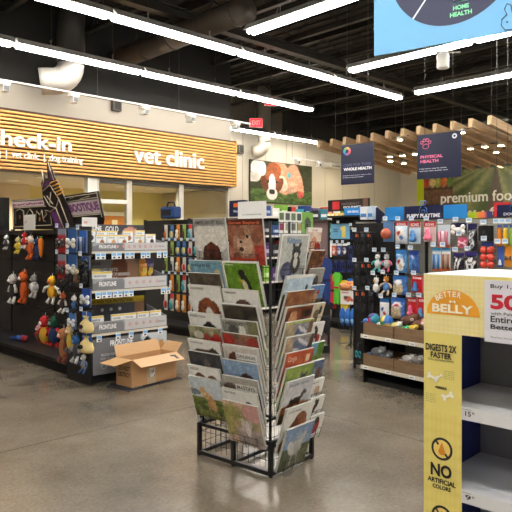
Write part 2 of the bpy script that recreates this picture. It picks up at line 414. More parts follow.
for i, (px, py) in enumerate([(12, 180.5), (41, 177), (119.5, 187), (125.5, 182.5), (149.5, 189), (156, 184.7), (184, 186.7)]):
    u, v = ceil_pt(px, py, 2.715)
    lab = ['recessed downlight in the clinic lobby ceiling at far left', 'recessed downlight in lobby ceiling above the haunted house cutout', 'recessed downlight behind the first clinic window, farther one of two',
           'recessed downlight behind the first clinic window, nearer the glass', 'recessed downlight behind the middle clinic window, farther one of two', 'recessed downlight behind the middle clinic window, nearer the glass', 'recessed downlight behind the third clinic window'][i]
    o = thing('recessed_downlight', lab, 'ceiling light', S, u, min(v, 13.35), 2.72, group='clinic downlights')
    if dl is None:
        dl = o
        MB().lathe([(.10, -.012), (.125, -.012), (.125, 0), (.10, 0)], (240, 240, 236), 'powder', 20).build('trim_ring', o)
        MB().lathe([(.001, -.006), (.1, -.006), (.1, -.001), (.001, -.001)], (255, 240, 210), 'soft_glow', 20).build('lens', o)
        dlc = list(o.children)
    else:
        for ch in dlc:
            c = ch.copy(); C.objects.link(c); c.parent = o

# raised lettering on the fascia
def lettering(name, label, txt, F, y, p0, p1, zb, zt, col, depth, bold=.01, mat='paper'):
    x0 = F.hit(p0, 238, y)[0]; x1 = F.hit(p1, 238, y)[0]
    m = MB(); m.text(txt, 0, x1-x0, 0, zt-zb, 0, col, mat, bold=bold, depth=depth)
    o = m.build(name, None, F.pt(x0, y, zb), F.a); tag(o, label, 'sign'); return o
FY = CV-.1205
z0 = S.hit(133, 162.5, FY)[1]; z1 = S.hit(170, 150, FY)[1]
lettering('sign_lettering', 'raised white words vet clinic on the slatted timber fascia', 'vet clinic', S, FY, 133, 203, z0, z1, (250, 248, 242), .05, .012)
z0 = S.hit(60, 151.5, FY)[1]; z1 = S.hit(8, 130.5, FY)[1]
lettering('sign_lettering', 'raised white words check-in on the slatted timber fascia', 'check-in', S, FY, -12, 70.5, z0, z1, (250, 248, 242), .05, .012)
z0 = S.hit(80, 165.5, FY)[1]; z1 = S.hit(80, 157.5, FY)[1]
lettering('sign_lettering', 'small white lettering grooming, vet clinic, dog training under the check-in words', 'grooming  |  vet clinic  |  dog training', S, FY, -32, 82.5, z0, z1, (250, 248, 242), .02, .012)

# ------------------------------------------------------------------ roof steel, ducts, pipes
DK = (60, 56, 52)
jn = None
for k in range(17):
    u = -5.2+k*1.6
    if jn is None:
        m = MB()
        m.box(-.05, .05, V0, V1, 6.02, 6.16, DK, 'powder'); m.box(-.05, .05, V0, V1, 5.5, 5.57, DK, 'powder')
        n = 36; st = (V1-V0)/n
        m.tube([(0, V0+i*st, 5.55 if i % 2 else 6.04) for i in range(n+1)], .017, DK, 'powder', 4)
        jn = m.build('roof_joist', None, S.pt(u, 0, 0), SA); struct(jn)
    else:
        o = jn.copy(); C.objects.link(o); o.location = S.pt(u, 0, 0)
for i, v in enumerate((-3.5, 3.2, 8.6)):
    sbuild(MB().box(U0, U1, v-.09, v+.09, 5.32, 5.35, DK, 'powder').box(U0, U1, v-.012, v+.012, 5.35, 5.5, DK, 'powder').box(U0, U1, v-.09, v+.09, 5.47, 5.5, DK, 'powder'), 'roof_girder')
m = MB(); m.tube([(0, 0, 0), (0, 3.9, 0)], .2, (84, 74, 64), 'powder', 16)
for k in range(5): m.tube([(0, .2+k*.85, 0), (0, .24+k*.85, 0)], .215, (72, 64, 56), 'powder', 16)
o = m.build('air_duct', None, S.pt(6.6, 7.0, 5.1), SA); tag(o, 'long dull brown round duct high under the roof at upper left', 'duct')
o2 = MB().tube([(0, 0, 0), (0, 0, .45)], .01, DK).tube([(0, 2.6, 0), (0, 2.6, .45)], .01, DK).build('hanger', o, (0, .5, .18))
# elbow duct over the clinic
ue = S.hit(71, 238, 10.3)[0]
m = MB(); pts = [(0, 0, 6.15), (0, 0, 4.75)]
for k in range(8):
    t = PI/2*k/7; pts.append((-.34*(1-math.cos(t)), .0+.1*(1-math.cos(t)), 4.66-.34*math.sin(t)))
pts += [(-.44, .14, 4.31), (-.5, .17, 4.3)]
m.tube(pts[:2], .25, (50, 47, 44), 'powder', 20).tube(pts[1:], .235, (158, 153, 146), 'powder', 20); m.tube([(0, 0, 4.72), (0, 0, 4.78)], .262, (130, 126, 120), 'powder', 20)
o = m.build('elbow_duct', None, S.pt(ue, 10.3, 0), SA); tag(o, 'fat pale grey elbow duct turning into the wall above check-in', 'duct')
# elbow on back wall
ub = S.hit(262, 238, 13.5)[0]
m = MB(); pts = [(0, -.1, 6.15), (0, -.1, 4.5)]
for k in range(6):
    t = PI/2*k/5; pts.append((-.3*(1-math.cos(t)), -.1+.2*(1-math.cos(t)), 4.45-.3*math.sin(t)))
m.tube(pts, .2, (176, 168, 152), 'powder', 16)
o = m.build('elbow_duct', None, S.pt(ub, 13.5, 0), SA); tag(o, 'beige round duct with an elbow above the dog picture', 'duct')
# small wall boxes
def wallbox(px, py, v, w, h, d, col, label, name='wall_speaker'):
    u, z = S.hit(px, py, v)
    m = MB(); m.bbox(-w/2, w/2, -d, 0, -h/2, h/2, col, 'powder', .01); m.box(-w*.35, w*.35, -d-.004, -d, -h*.38, h*.38, mixc(col, (0, 0, 0), .45), 'matte')
    o = m.build(name, None, S.pt(u, v, z), SA); tag(o, label, 'speaker')
wallbox(115, 106, CV-.001, .2, .21, .1, (70, 66, 60), 'small dark wall speaker above the timber fascia')
wallbox(239, 149.5, V1-.01, .2, .26, .12, (96, 90, 80), 'dark square wall speaker on the cream back wall')
# track rails with lamp heads
def track(v, z, pa, pb, heads, label, sc=1.0):
    a = S.hit(pa, 238, v)[0]; b = S.hit(pb, 238, v)[0]
    t = thing('track_light', label, 'track light', S, a, v, z)
    MB().box(0, b-a, -.02, .02, -.025, .0, (214, 212, 206), 'powder').build('rail', t)
    n = max(2, int((b-a)/1.35))
    for k in range(n):
        x = .15+(b-a-.3)*k/(n-1); MB().tube([(x, 0, 0), (x, 0, 6.03-z)], .004, (90, 88, 84)).build('cable', t)
    for px in heads:
        x = S.hit(px, 238, v)[0]-a
        h = MB().bbox(x-.085*sc, x+.085*sc, -.09, .07, -.1, -.03, (208, 206, 200), 'powder', .012).box(x-.05*sc, x+.05*sc, -.10, .06, -.2, -.09, (196, 196, 192), 'powder').build('lamp_head', t)
        MB().box(x-.04*sc, x+.04*sc, -.105, -.1, -.185, -.11, (90, 92, 94), 'gloss').build('grille', h)
track(9.99, 4.1, -14, 250, (4, 73, 144, 190, 235), 'long pale track rail with boxy lamp heads hung before the timber fascia')
a, zz = S.hit(290, 157, 13.2)
track(13.2, zz, 289, 345, (297, 318, 343), 'short track rail with lamp heads in front of the dog picture', .9)
u, z = S.hit(334, 166, V1-.2)
m = MB().bbox(-.42, .42, -.2, .19, -.09, .1, (222, 218, 208), 'powder', .02).box(-.36, .36, -.205, -.2, -.06, -.02, (150, 148, 142), 'matte')
o = m.build('air_curtain', None, S.pt(u, V1-.2, z), SA); tag(o, 'long white air unit on the back wall right of the dog picture', 'air unit')

# ------------------------------------------------------------------ hanging strip lights
LZ = 4.6
def make_fixture():
    t = thing('strip_light', 'x', 'strip light')
    L = 2.36
    m = MB(); sec = [(-.05, .12), (.05, .12), (.13, .02), (.12, .015), (.0, .06), (-.12, .015), (-.13, .02)]
    vs = [(0, p[0], p[1]) for p in sec]+[(L, p[0], p[1]) for p in sec]; n = len(sec)
    m.add(vs, [tuple(range(n-1, -1, -1)), tuple(range(n, 2*n))]+[(i, (i+1) % n, n+(i+1) % n, n+i) for i in range(n)], (170, 167, 160), 'powder')
    m.build('housing', t)
    for s in (-1, 1):
        MB().tube([(.03, .044*s, .004), (L-.03, .044*s, .004)], .034, (255, 255, 255), 'tube_glow', 10).build('tube_lamp', t)
    for x in (.6, L-.6):
        MB().tube([(x, -.04, .10), (x-.02, 0, .2), (x+.02, .02, .24), (x, .04, .10)], .006, (190, 188, 184), n=4).tube([(x, 0, .22), (x, 0, 6.05-LZ)], .004, (90, 88, 86), n=4).build('hanger', t)
    return t
fx0 = make_fixture(); used = [False]
def fixture(u, v, turn, label):
    o = fx0 if not used[0] else copy_tree(fx0)
    used[0] = True; put(o, S, u, v, LZ, -PI/2 if turn else 0)
    o['label'] = label; o['group'] = 'hanging strip lights'
ordn = ['first', 'second', 'third', 'fourth', 'fifth', 'sixth', 'seventh', 'eighth', 'ninth', 'tenth', 'eleventh', 'twelfth', 'thirteenth', 'fourteenth']
for k in range(5): fixture(11.74-2.4*(k+1), 7.55, 0, 'white strip light in the long upper row, %s from its right end' % ordn[k])
for k in range(5): fixture(11.3-2.4*(k+1), 9.72, 0, 'white strip light in the row before the clinic fascia, %s from its right end' % ordn[k])
for k in range(2): fixture(15.6-2.4*(k+1), 12.9, 0, 'white strip light in the back row above the dog picture, %s' % ('right one' if k == 0 else 'left one'))
for k in range(5): fixture(6.35, 6.7-2.4*k, 1, ('white strip light at top centre with its near end out of view' if k == 0 else 'strip light in the row overhead, beyond the picture, %s back' % ordn[k]))
for k in range(5): fixture(9.12, 6.95-2.4*k, 1, 'white strip light just under the blue hanging sign, %s from its left end' % ordn[k])
for k in range(4): fixture(11.5, 7.05-2.4*k, 1, 'white strip light at right below the blue sign row, %s from its left end' % ordn[k])
for k in range(4): fixture(3.4, 5.2-2.4*k, 1, 'strip light over the calendar rack aisle, %s back' % ordn[k])
for k in range(4): fixture(.4, 4.6-2.4*k, 1, 'strip light over the left aisle, %s back' % ordn[k])
for k in range(3): fixture(-2.4, 4.6-3.2*k, 1, 'strip light over the far left aisle, %s back' % ordn[k])
for k in range(3): fixture(14.2, 4.6-2.6*k, 1, 'strip light over the right aisles, %s back' % ordn[k])
for k in range(2): fixture(17.2, 4.6-2.6*k, 1, 'strip light over the far right aisles, %s back' % ordn[k])

# exit signs
def exit_sign(px, py, Y, label):
    X = (px-CX)/FPX*Y; z = CH-(py-HY)/FPX*Y
    t = thing('exit_sign', label, 'exit sign', None, X, Y, z, SA*0+math.radians(10))
    MB().bbox(-.17, .17, -.03, .03, -.12, .12, (190, 186, 180), 'powder').build('case', t)
    MB().panel(-.155, .155, -.105, .105, -.031, 1, 1, lambda u, v: (255, 30, 50), 'exit_glow').text('EXIT', -.11, .11, -.06, .06, -.032, (255, 225, 220), 'paper', bold=.02).build('face', t)
    MB().tube([(0, 0, .12), (0, 0, 6.1-z)], .012, (70, 68, 66)).build('stem', t)
exit_sign(271, 101, 14.9, 'red lit exit sign hanging between the strip light rows, right one')
exit_sign(256, 123, 15.9, 'red lit exit sign over the back row of lights, left one')
# camera dome can
X = (443-CX)/FPX*9.3; z = CH-(61-HY)/FPX*9.3
t = thing('ceiling_camera', 'white cylindrical security camera hanging under the blue sign', 'camera', None, X, 9.3, z)
MB().lathe([(.085, -.11), (.09, -.1), (.09, .1), (.07, .12)], (225, 222, 214), 'powder', 18).build('housing', t)
MB().box(-.26, .26, -.012, .012, .12, .14, (170, 168, 160), 'powder').tube([(0, 0, .13), (0, 0, 6.1-z)], .01, (80, 78, 76)).build('bracket', t)

# ------------------------------------------------------------------ dog picture on the back wall
a, zt = S.hit(250, 159, V1-.06); b, _ = S.hit(312, 159, V1-.06); zb = S.hit(250, 202, V1-.06)[1]
t = thing('wall_picture', 'large lit photo of a brown and white dog hugged by a child on grass', 'picture', S, a, V1-.06, zb)
w, h = b-a, zt-zb
MB().bbox(0, w, 0, .058, 0, h, (60, 52, 44), 'powder').build('frame', t)
dogart = art([(.34, (70, 104, 40)), (.6, (84, 108, 52)), (1.1, (58, 66, 40))], [
    ('n', 0, 1, .0, .34, (40, 70, 24), (104, 130, 66), 26), ('n', 0, 1, .34, 1, (34, 44, 24), (84, 84, 50), 7), ('e', .12, .82, .12, .22, 0, (252, 246, 236)), ('e', .05, .6, .1, .12, 0, (200, 190, 176)), ('e', .9, .65, .12, .3, 0, (58, 62, 40)),
    ('e', .46, .72, .17, .35, 8, (222, 150, 116)), ('e', .6, .6, .1, .4, -10, (206, 140, 108)), ('e', .76, .62, .07, .42, 10, (216, 150, 118)), ('e', .66, .45, .1, .12, 0, (226, 168, 140)),
    ('e', .58, .34, .18, .09, 10, (214, 160, 132)), ('e', .8, .24, .06, .09, 0, (212, 90, 80)), ('e', .5, .5, .08, .2, 10, (230, 200, 176)), ('e', .61, .72, .03, .08, 0, (60, 170, 190)),
    ('e', .36, .8, .12, .2, 0, (166, 84, 44)), ('e', .33, .52, .13, .26, 0, (172, 88, 46)), ('e', .22, .46, .06, .2, 12, (120, 60, 34)), ('e', .45, .44, .05, .2, -12, (124, 60, 34)),
    ('e', .33, .42, .055, .3, 0, (240, 234, 226)), ('e', .33, .22, .085, .15, 0, (236, 230, 224)), ('e', .33, .27, .05, .07, 0, (30, 24, 24)), ('e', .27, .52, .018, .03, 0, (24, 16, 14)), ('e', .4, .52, .018, .03, 0, (24, 16, 14))], .14, 12)
MB().panel(.02, w-.02, .02, h-.02, -.002, 100, 50, dogart).build('photo_print', t)

# ------------------------------------------------------------------ mural on the right wall
RW = Frame(*S.pt(U1, 0)[:2], 44.09-90)
x0 = RW.hit(417, 200, -.05)[0]; x1 = x0+6.4
zt = RW.hit(453, 150, -.05)[1]; zb = 1.4
t = thing('wall_mural', 'long printed mural of produce crate and crop field under white lettering', 'mural', RW, x0, -.05, zb)
W, hh = x1-x0, zt-zb
MB().box(0, W, 0, .049, 0, hh, (60, 50, 40), 'powder').build('backing_board', t)
xa = RW.hit(424, 200, -.05)[0]-x0; xb = RW.hit(453, 200, -.05)[0]-x0
MB().box(0, xa, -.012, 0, 0, hh, (206, 220, 20), 'paper').build('lime_band', t)
veg = art([(.62, (128, 84, 58)), (1.1, (90, 70, 44))], [('r', 0, 1, .0, .62, (122, 84, 60)), ('r', 0, 1, .2, .215, (60, 40, 30)), ('r', 0, 1, .4, .415, (60, 40, 30)), ('r', 0, 1, .585, .6, (60, 40, 30))]+
    [('e', .1+.2*(i % 5)+.05*(i//5), .66+.1*(i//5), .12, .05, 0, [(210, 60, 40), (226, 110, 50), (150, 160, 50), (222, 190, 120), (96, 130, 50), (200, 90, 50), (180, 180, 70), (232, 214, 180)][(i*3) % 8]) for i in range(15)], .2, 14)
MB().panel(xa, xb, 0, hh, -.012, 24, 44, veg).build('produce_print', t)
def fieldfn(u, v):
    hz = .79
    if v > hz+.02: c = mixc((214, 206, 186), (96, 134, 164), min(1, (v-hz)/.2))
    elif v > hz-.01: c = (52, 56, 34)
    else:
        d = (hz-v); k = (u-.34)/(d+.05)
        c = mixc((66, 84, 36), (136, 138, 84), .5+.5*math.sin(k*9))
        c = mixc(c, (160, 158, 110), max(0, .5-d*2))
        if abs(k) < .14: c = (88, 70, 52)
    if v > hz and (u-.14)**2/.012+(v-hz-.015)**2/.0012 < 1+.6*(vnoise(u*30, v*30)-.5): c = (38, 44, 26)
    t = 1+.25*(vnoise(u*50, v*50, 4)-.5)
    return tuple(min(255, q*t) for q in c)
MB().panel(xb, W, 0, hh, -.012, 110, 60, fieldfn).build('field_print', t)
def rlet(txt, pxa, pxb, yb, yt, label):
    xa_, zb_ = RW.hit(pxa, yb, -.075); xb_ = RW.hit(pxb, yb, -.075)[0]; zt_ = RW.hit(pxa, yt, -.075)[1]
    o = MB().text(txt, 0, xb_-xa_, 0, zt_-zb_, 0, (250, 248, 238), 'paper', bold=.012, depth=.03).build('sign_lettering', None, RW.pt(xa_, -.063, zb_), RW.a); tag(o, label, 'sign')
rlet('premium food', 441, 519, 206.5, 193, 'raised white words premium food across the crop field mural')
rlet('raw · frozen', 452, 536, 216, 208.5, 'smaller white lettering under the premium food words on the mural')

# ------------------------------------------------------------------ timber canopy
t = thing('timber_canopy', 'sloping canopy of spaced pale timber beams hung before the mural', 'canopy', S, 13.05, 0, 4.22)
for k in range(12):
    v = 11.0-.44*k
    m = MB().bbox(0, 4.6, -.05, .05, -.2, 0, (226, 190, 146), 'wood', .006, Matrix.Rotation(math.radians(5.5), 4, 'Y')); m.build('beam', t, (0, v, 0))
for u in (.6, 3.6): MB().box(u-.03, u+.03, 6.0, 11.1, -.0-.096*u+.003, .05-.096*u, (90, 80, 70), 'powder').build('crossbar', t)
for u, v in ((.6, 6.4), (.6, 8.7), (.6, 10.9), (3.6, 6.4), (3.6, 8.7), (3.6, 10.9)):
    MB().tube([(u, v, -.096*u+.05), (u, v, 1.85)], .008, (130, 126, 120)).build('suspension_rod', t)
can0 = None
spots = [(400, 140.4), (390, 152), (402.5, 151), (390.6, 158.5), (404, 163), (415, 149.5), (461.7, 133), (470.5, 143.8), (484.7, 141.6), (501, 140.5), (496, 150.8)]
wh = ['left cluster, highest', 'left cluster, upper left', 'left cluster, middle', 'left cluster, lower left', 'left cluster, lowest', 'left cluster, just beside the physical health banner', 'right cluster, just beside the physical health banner', 'right cluster, second from the banner', 'right cluster, third from the banner', 'right cluster, farthest right', 'right cluster, lowest']
for i, (px, py) in enumerate(spots):
    z = 3.72; tt = (z-CH)*FPX/(HY-py); u, v = S.inv((px-CX)/FPX*tt, tt)
    u = min(max(u, 13.3), 17.4); z = 4.22-.096*(u-13.05)-.24; tt = (z-CH)*FPX/(HY-py); u, v = S.inv((px-CX)/FPX*tt, tt)
    zc = 4.22-.096*(u-13.05)-.2
    o = thing('canopy_downlight', 'small round spotlight under the timber canopy, %s' % wh[i], 'spotlight', S, u, v, zc, group='spotlights under the timber canopy')
    MB().lathe([(.07, -.04), (.08, -.04), (.08, .03), (.03, .06)], (235, 230, 220), 'powder', 14).box(-.02, .02, -.24, .24, .03, .045, (90, 80, 70), 'powder').build('can', o)
    MB().lathe([(.001, -.045), (.068, -.045), (.068, -.041), (.001, -.041)], (255, 240, 210), 'lamp_glow', 14).build('lens', o)
# ------------------------------------------------------------------ calendar rack
RK = Frame(.095, 4.01, 50); LF = Frame(.095, 4.01, -40)
BK = (24, 24, 26)
rack = thing('calendar_rack', 'black wire floor rack packed with overlapping pet calendars', 'display rack', RK, 0, 0, 0)
def rel(o, x, y, z, F, tilt=0.0):                  # place a child of the rack using one of the face frames
    p = F.pt(x, y, z); q = RK.inv(p.x, p.y); o.location = (q[0], q[1], z); o.rotation_euler = (tilt, 0, F.a-RK.a)
b = .013; Wd, Dp = .46, .65
m = MB()
for y in (0, Dp): m.box(0, Wd, y-b, y+b, .012, .038, BK, 'powder')
for x in (0, Wd): m.box(x-b, x+b, -b, Dp+b, .012, .038, BK, 'powder')
for y in (0, Dp): m.box(0, Wd, y-b*.7, y+b*.7, .215, .235, BK, 'powder')
for x in (0, Wd): m.box(x-b*.7, x+b*.7, 0, Dp, .215, .235, BK, 'powder')
m.box(0, Wd, Dp/2-b*.7, Dp/2+b*.7, .215, .235, BK, 'powder').box(0, Wd, Dp/2-b*.7, Dp/2+b*.7, .012, .036, BK, 'powder')
m.build('base_frame', rack)
for x, y in ((0, 0), (Wd, 0), (0, Dp), (Wd, Dp), (0, Dp/2)): MB().box(x-b, x+b, y-b, y+b, 0.038, .235, BK, 'powder').box(x-b*.8, x+b*.8, y-b*.8, y+b*.8, 0, .012, BK, 'powder').build('leg', rack)
for x, y in ((.02, .02), (Wd-.02, .02), (.02, Dp-.02), (Wd-.02, Dp-.02), (.02, Dp/2), (Wd/2, .02)): MB().tube([(x, y, .23), (x, y, 1.66)], .008, BK, 'powder').build('post', rack)
def grid(F, xa, xb, name='wire_panel'):
    m = MB(); n = int((xb-xa)/.05)
    for i in range(n+1): x = xa+(xb-xa)*i/n; m.tube([(x, .012, .05), (x, .012, 1.66)], .0022, BK, 'powder', 4)
    for k in range(22): z = .1+.074*k; m.tube([(xa, .012, z), (xb, .012, z)], .0022, BK, 'powder', 4)
    o = m.build(name, rack); rel(o, 0, 0, 0, F)
grid(LF, -Dp, 0); grid(RK, 0, Wd)
BF = Frame(*RK.pt(Wd, Dp)[:2], 50+180); BF2 = Frame(*RK.pt(Wd, Dp)[:2], 50+90)
grid(BF, 0, Wd); 
TH = math.radians(17)
pk = {}
def pocket(F, x, z, w, tilt, hh=.075):
    key = round(w, 3)
    if key not in pk:
        m = MB()
        for q in (.16, .5, .84):
            X = w*q; m.tube([(X, .010, .1), (X, .010, -.007), (X, -.022, -.007), (X, -.022, hh)], .0022, BK, 'powder', 4)
        m.tube([(w*.1, -.022, hh), (w*.9, -.022, hh)], .0022, BK, 'powder', 4).tube([(w*.1, -.022, hh*.4), (w*.9, -.022, hh*.4)], .0022, BK, 'powder', 4).tube([(0, .010, .03), (w, .010, .03)], .0022, BK, 'powder', 4)
        m.tube([(w*.5, .01, .02), (w*.5, .03, .02)], .0022, BK, 'powder', 4)
        o = m.build('wire_pocket', rack); pk[key] = o
    else:
        o = pk[key].copy(); C.objects.link(o)
    rel(o, x, -.03, z, F, tilt)
cal_n = [0]
def calendar(F, x, ztop, w, h, fn, label, title=None, tcol=(40, 40, 44), ty=(.86, .95), tx=(.06, .62), tilt=TH, group='pet calendars on the wire rack', nn=30, name='wall_calendar', thick=.015, dy=0.0):
    zb = ztop-h*math.cos(tilt)
    x += rnd.uniform(-.003, .003); tilt += rnd.uniform(-.02, .02)
    t = thing(name, label, 'calendar', F, x, -.036+dy, zb, group=group); t.rotation_euler = (tilt, 0, F.a)
    MB().box(0, w, -.0005, thick, 0, h, (176, 175, 170), 'paper').build('page_block', t)
    m = MB().panel(.0, w, 0, h, -.0012, nn, nn, lambda u, v: tuple(max(6, min(235, (c-120)*1.18+108)) for c in fn(u, v)), 'print')
    if title: m.text(title, w*tx[0], w*tx[1], h*ty[0], h*ty[1], -.0014, tcol, 'print', bold=.01)
    m.build('cover', t, )
    pocket(F, x, zb, w, tilt) if name == 'wall_calendar' or True else None
    cal_n[0] += 1
    return t
CW = .305
W1 = (222, 222, 219)
brown, dkb, tan, wht, blk, gry = (120, 72, 44), (66, 42, 30), (186, 140, 96), (232, 228, 220), (34, 32, 34), (120, 116, 112)
GR = [(.18, (90, 120, 50)), (1.1, (130, 160, 190))]
def frame_white(shapes): return shapes+[('r', 0, 1, .97, 1, W1), ('r', 0, .03, 0, 1, W1), ('r', .97, 1, 0, 1, W1)]
col1 = [   # far column of the left face
 (1.685, art((168, 164, 158), [('e', .5, .95, .6, .42, 0, (176, 172, 166)), ('e', .5, .55, .55, .4, 0, (204, 200, 192)), ('r', 0, 1, .83, 1, (160, 158, 152))]+dog(.52, .22, .24, (104, 62, 48), (84, 50, 42), (86, 52, 40), body=False)+[('e', .5, .0, .5, .08, 0, (86, 52, 40))]), 'grey calendar with a brown dog under a blanket, top left of the rack', 'AMERICAN PIT BULL', (50, 48, 48), (.86, .95), (.05, .95)),
 (1.394, art((118, 158, 176), [('e', .84, .7, .09, .1, 0, (200, 180, 130))]+dog(.5, .3, .18, dkb)), 'pale blue calendar just under the blanket dog calendar', 'American Pit Bull', (30, 50, 64), (.86, .93), (.06, .66)),
 (1.308, art([(.45, (60, 50, 44)), (1.1, (92, 84, 76))], [('n', 0, 1, .4, 1, (70, 62, 56), (110, 98, 84), 8)]+dog(.4, .5, .18, (70, 44, 32))), 'dark brown calendar below the pale blue one at left', None, None, None, None),
 (1.225, art(W1, dog(.52, .42, .3, (150, 86, 52), (236, 230, 222), (130, 70, 42))), 'white calendar with a brown and white spaniel, upper left column', 'ENGLISH SPRINGER', (60, 58, 56), (.9, .95), (.08, .5)),
 (1.035, art(W1, dog(.62, .62, .2, (40, 38, 40), (232, 230, 226), (30, 28, 30))), 'white calendar with a small black and white dog, left column', 'BORDER COLLIE', (60, 58, 56), (.9, .95), (.06, .55)),
 (.94, art((120, 120, 84), [('n', 0, 1, 0, 1, (90, 104, 60), (176, 166, 140), 7), ('e', .85, .62, .2, .25, 0, (176, 50, 44)), ('e', .3, .8, .15, .1, 0, (196, 192, 180)), ('e', .55, .72, .12, .14, 0, (168, 70, 56))]), 'green and red holiday calendar in the left column', None, None, None, None),
 (.852, art(W1, [('e', .5, .62, .42, .16, -6, (96, 70, 58)), ('e', .75, .7, .16, .14, 0, (60, 44, 40))]), 'white calendar with a dark brown dog lying down, left column', 'CHESAPEAKE BAY', (60, 58, 56), (.91, .95), (.06, .5)),
 (.765, art((52, 54, 58), [('n', 0, 1, .5, 1, (44, 46, 52), (92, 94, 98), 9), ('e', .55, .66, .1, .18, 0, (120, 110, 110)), ('e', .3, .6, .1, .12, 0, (74, 80, 90))]), 'nearly black calendar in the lower left column', None, None, None, None),
 (.672, art(W1, [('e', .34, .62, .2, .22, 0, (120, 82, 58)), ('e', .72, .6, .2, .22, 0, (112, 76, 54)), ('e', .34, .5, .1, .1, 0, (70, 46, 34)), ('e', .72, .48, .1, .1, 0, (70, 46, 34))]), 'white calendar with two brown puppy heads, lower left column', 'VIZSLAS', (60, 58, 56), (.9, .95), (.06, .35)),
 (.592, art([(.42, (96, 110, 48)), (.52, (126, 134, 70)), (1.1, (196, 206, 214))], [('n', 0, 1, 0, .42, (66, 90, 34), (150, 150, 90), 12), ('e', .5, .55, .16, .1, -20, (206, 170, 120)), ('e', .62, .38, .1, .2, 10, (190, 150, 104)), ('e', .38, .68, .1, .1, 0, (210, 176, 130)), ('e', .5, .32, .04, .16, 0, (180, 140, 96)), ('e', .1, .62, .2, .08, 0, (120, 130, 140))]), 'lowest calendar of the left column, animal on green meadow under pale sky', None, None, None, None)]
col2 = [   # near column of the left face
 (1.675, art((150, 92, 74), [('n', 0, 1, 0, 1, (130, 80, 64), (186, 130, 104), 4), ('e', .5, .5, .36, .36, 20, (158, 122, 100)), ('e', .46, .46, .22, .26, 20, (186, 156, 134)), ('e', .38, .68, .12, .14, 20, (150, 106, 84)), ('e', .8, .62, .14, .16, -20, (140, 96, 76)), ('e', .55, .62, .04, .04, 0, (40, 30, 26)), ('e', .36, .5, .04, .04, 0, (40, 30, 26)), ('e', .36, .34, .07, .05, 0, (70, 44, 40)), ('r', 0, 1, .0, .14, (186, 66, 40)), ('r', 0, 1, .86, 1, (96, 54, 44)), ('r', .72, 1, .0, .42, (176, 76, 66))]), 'red brown calendar with a close-up furry face, under the blank card', 'German Shepherds', (216, 110, 70), (.87, .95), (.04, .92)),
 (1.396, art([(.12, (60, 104, 30)), (1.1, (116, 156, 52))], frame_white([('n', 0, 1, 0, .97, (92, 134, 36), (134, 168, 62), 5), ('e', .58, .45, .13, .3, 12, (44, 44, 48)), ('e', .55, .42, .07, .17, 12, (214, 208, 170)), ('e', .5, .74, .09, .09, 0, (40, 40, 44)), ('e', .47, .56, .05, .03, 0, (230, 190, 60))])), 'grass green calendar with a small dark animal, upper near column', 'Penguins', (240, 240, 220), (.9, .95), (.06, .3)),
 (1.212, art(W1, dog(.55, .58, .22, (110, 84, 70), (150, 120, 100), (60, 44, 40))), 'white calendar with a grey brown dog, below the grass green one', 'WEIMARANERS', (60, 58, 56), (.9, .95), (.06, .4)),
 (1.118, art((74, 70, 62), frame_white([('n', 0, 1, 0, .97, (50, 48, 42), (110, 100, 86), 6)]+horse(.45, .6, .2, (44, 38, 34)))), 'dark calendar with white edge and a black horse, near column', None, None, None, None),
 (1.015, art((196, 196, 190), [('r', 0, .7, .6, .97, (150, 152, 146)), ('e', .3, .76, .14, .14, 0, (96, 96, 92)), ('e', .56, .74, .1, .16, 0, (220, 220, 214)), ('r', .72, 1, .0, 1, (128, 128, 96))]), 'grey calendar of mixed pictures in the near column', 'LABRADORS', (50, 50, 50), (.88, .95), (.05, .6)),
 (.925, art((120, 108, 84), [('n', 0, 1, 0, 1, (86, 80, 56), (160, 120, 100), 7), ('e', .15, .8, .2, .2, 0, (176, 56, 48)), ('e', .85, .74, .2, .2, 0, (160, 60, 50)), ('e', .5, .8, .2, .1, 0, (150, 100, 90))]), 'red and olive holiday calendar in the near column', None, None, None, None),
 (.845, art((196, 190, 186), frame_white([('e', .3, .55, .2, .3, 0, (104, 60, 46)), ('e', .7, .45, .25, .3, 0, (74, 50, 44)), ('r', .34, .94, .68, .86, (232, 232, 228))])), 'pale calendar with a white title block and brown dog, near column', 'CHIHUAHUAS', (40, 40, 44), (.73, .81), (.38, .9)),
 (.747, art((140, 166, 196), [('e', .64, .58, .2, .16, 0, (96, 62, 50)), ('e', .6, .62, .1, .1, 0, (70, 44, 38))]), 'sky blue calendar with a brown dog, lower near column', None, None, None, None),
 (.642, art((170, 168, 162), [('e', .2, .55, .3, .3, 0, (104, 84, 74)), ('e', .8, .5, .25, .3, 0, (70, 54, 50)), ('r', .36, .95, .7, .86, (216, 216, 210))]), 'grey calendar with a pale title block, lower near column', 'MASTIFFS', (60, 60, 60), (.74, .82), (.4, .9)),
 (.558, art(W1, dog(.72, .56, .22, (70, 60, 58), (110, 96, 88), (44, 38, 38))), 'white calendar with a dark grey dog behind the pink flower calendar', 'GREAT DANES', (60, 58, 56), (.9, .95), (.06, .4)),
 (.478, art((196, 160, 150), [('n', 0, 1, .0, 1, (214, 178, 168), (150, 150, 96), 4), ('n', 0, .45, .2, .9, (140, 150, 70), (204, 170, 150), 6), ('n', .3, 1, 0, .4, (206, 186, 190), (150, 140, 130), 8), ('e', .62, .4, .07, .2, 0, (216, 206, 206)), ('e', .72, .55, .05, .1, 0, (190, 186, 186)), ('e', .5, .52, .05, .12, 0, (206, 196, 196)), ('e', .85, .8, .3, .2, 0, (204, 158, 156))]), 'pink blossom calendar, the lowest and nearest on the left face', None, None, None, None)]
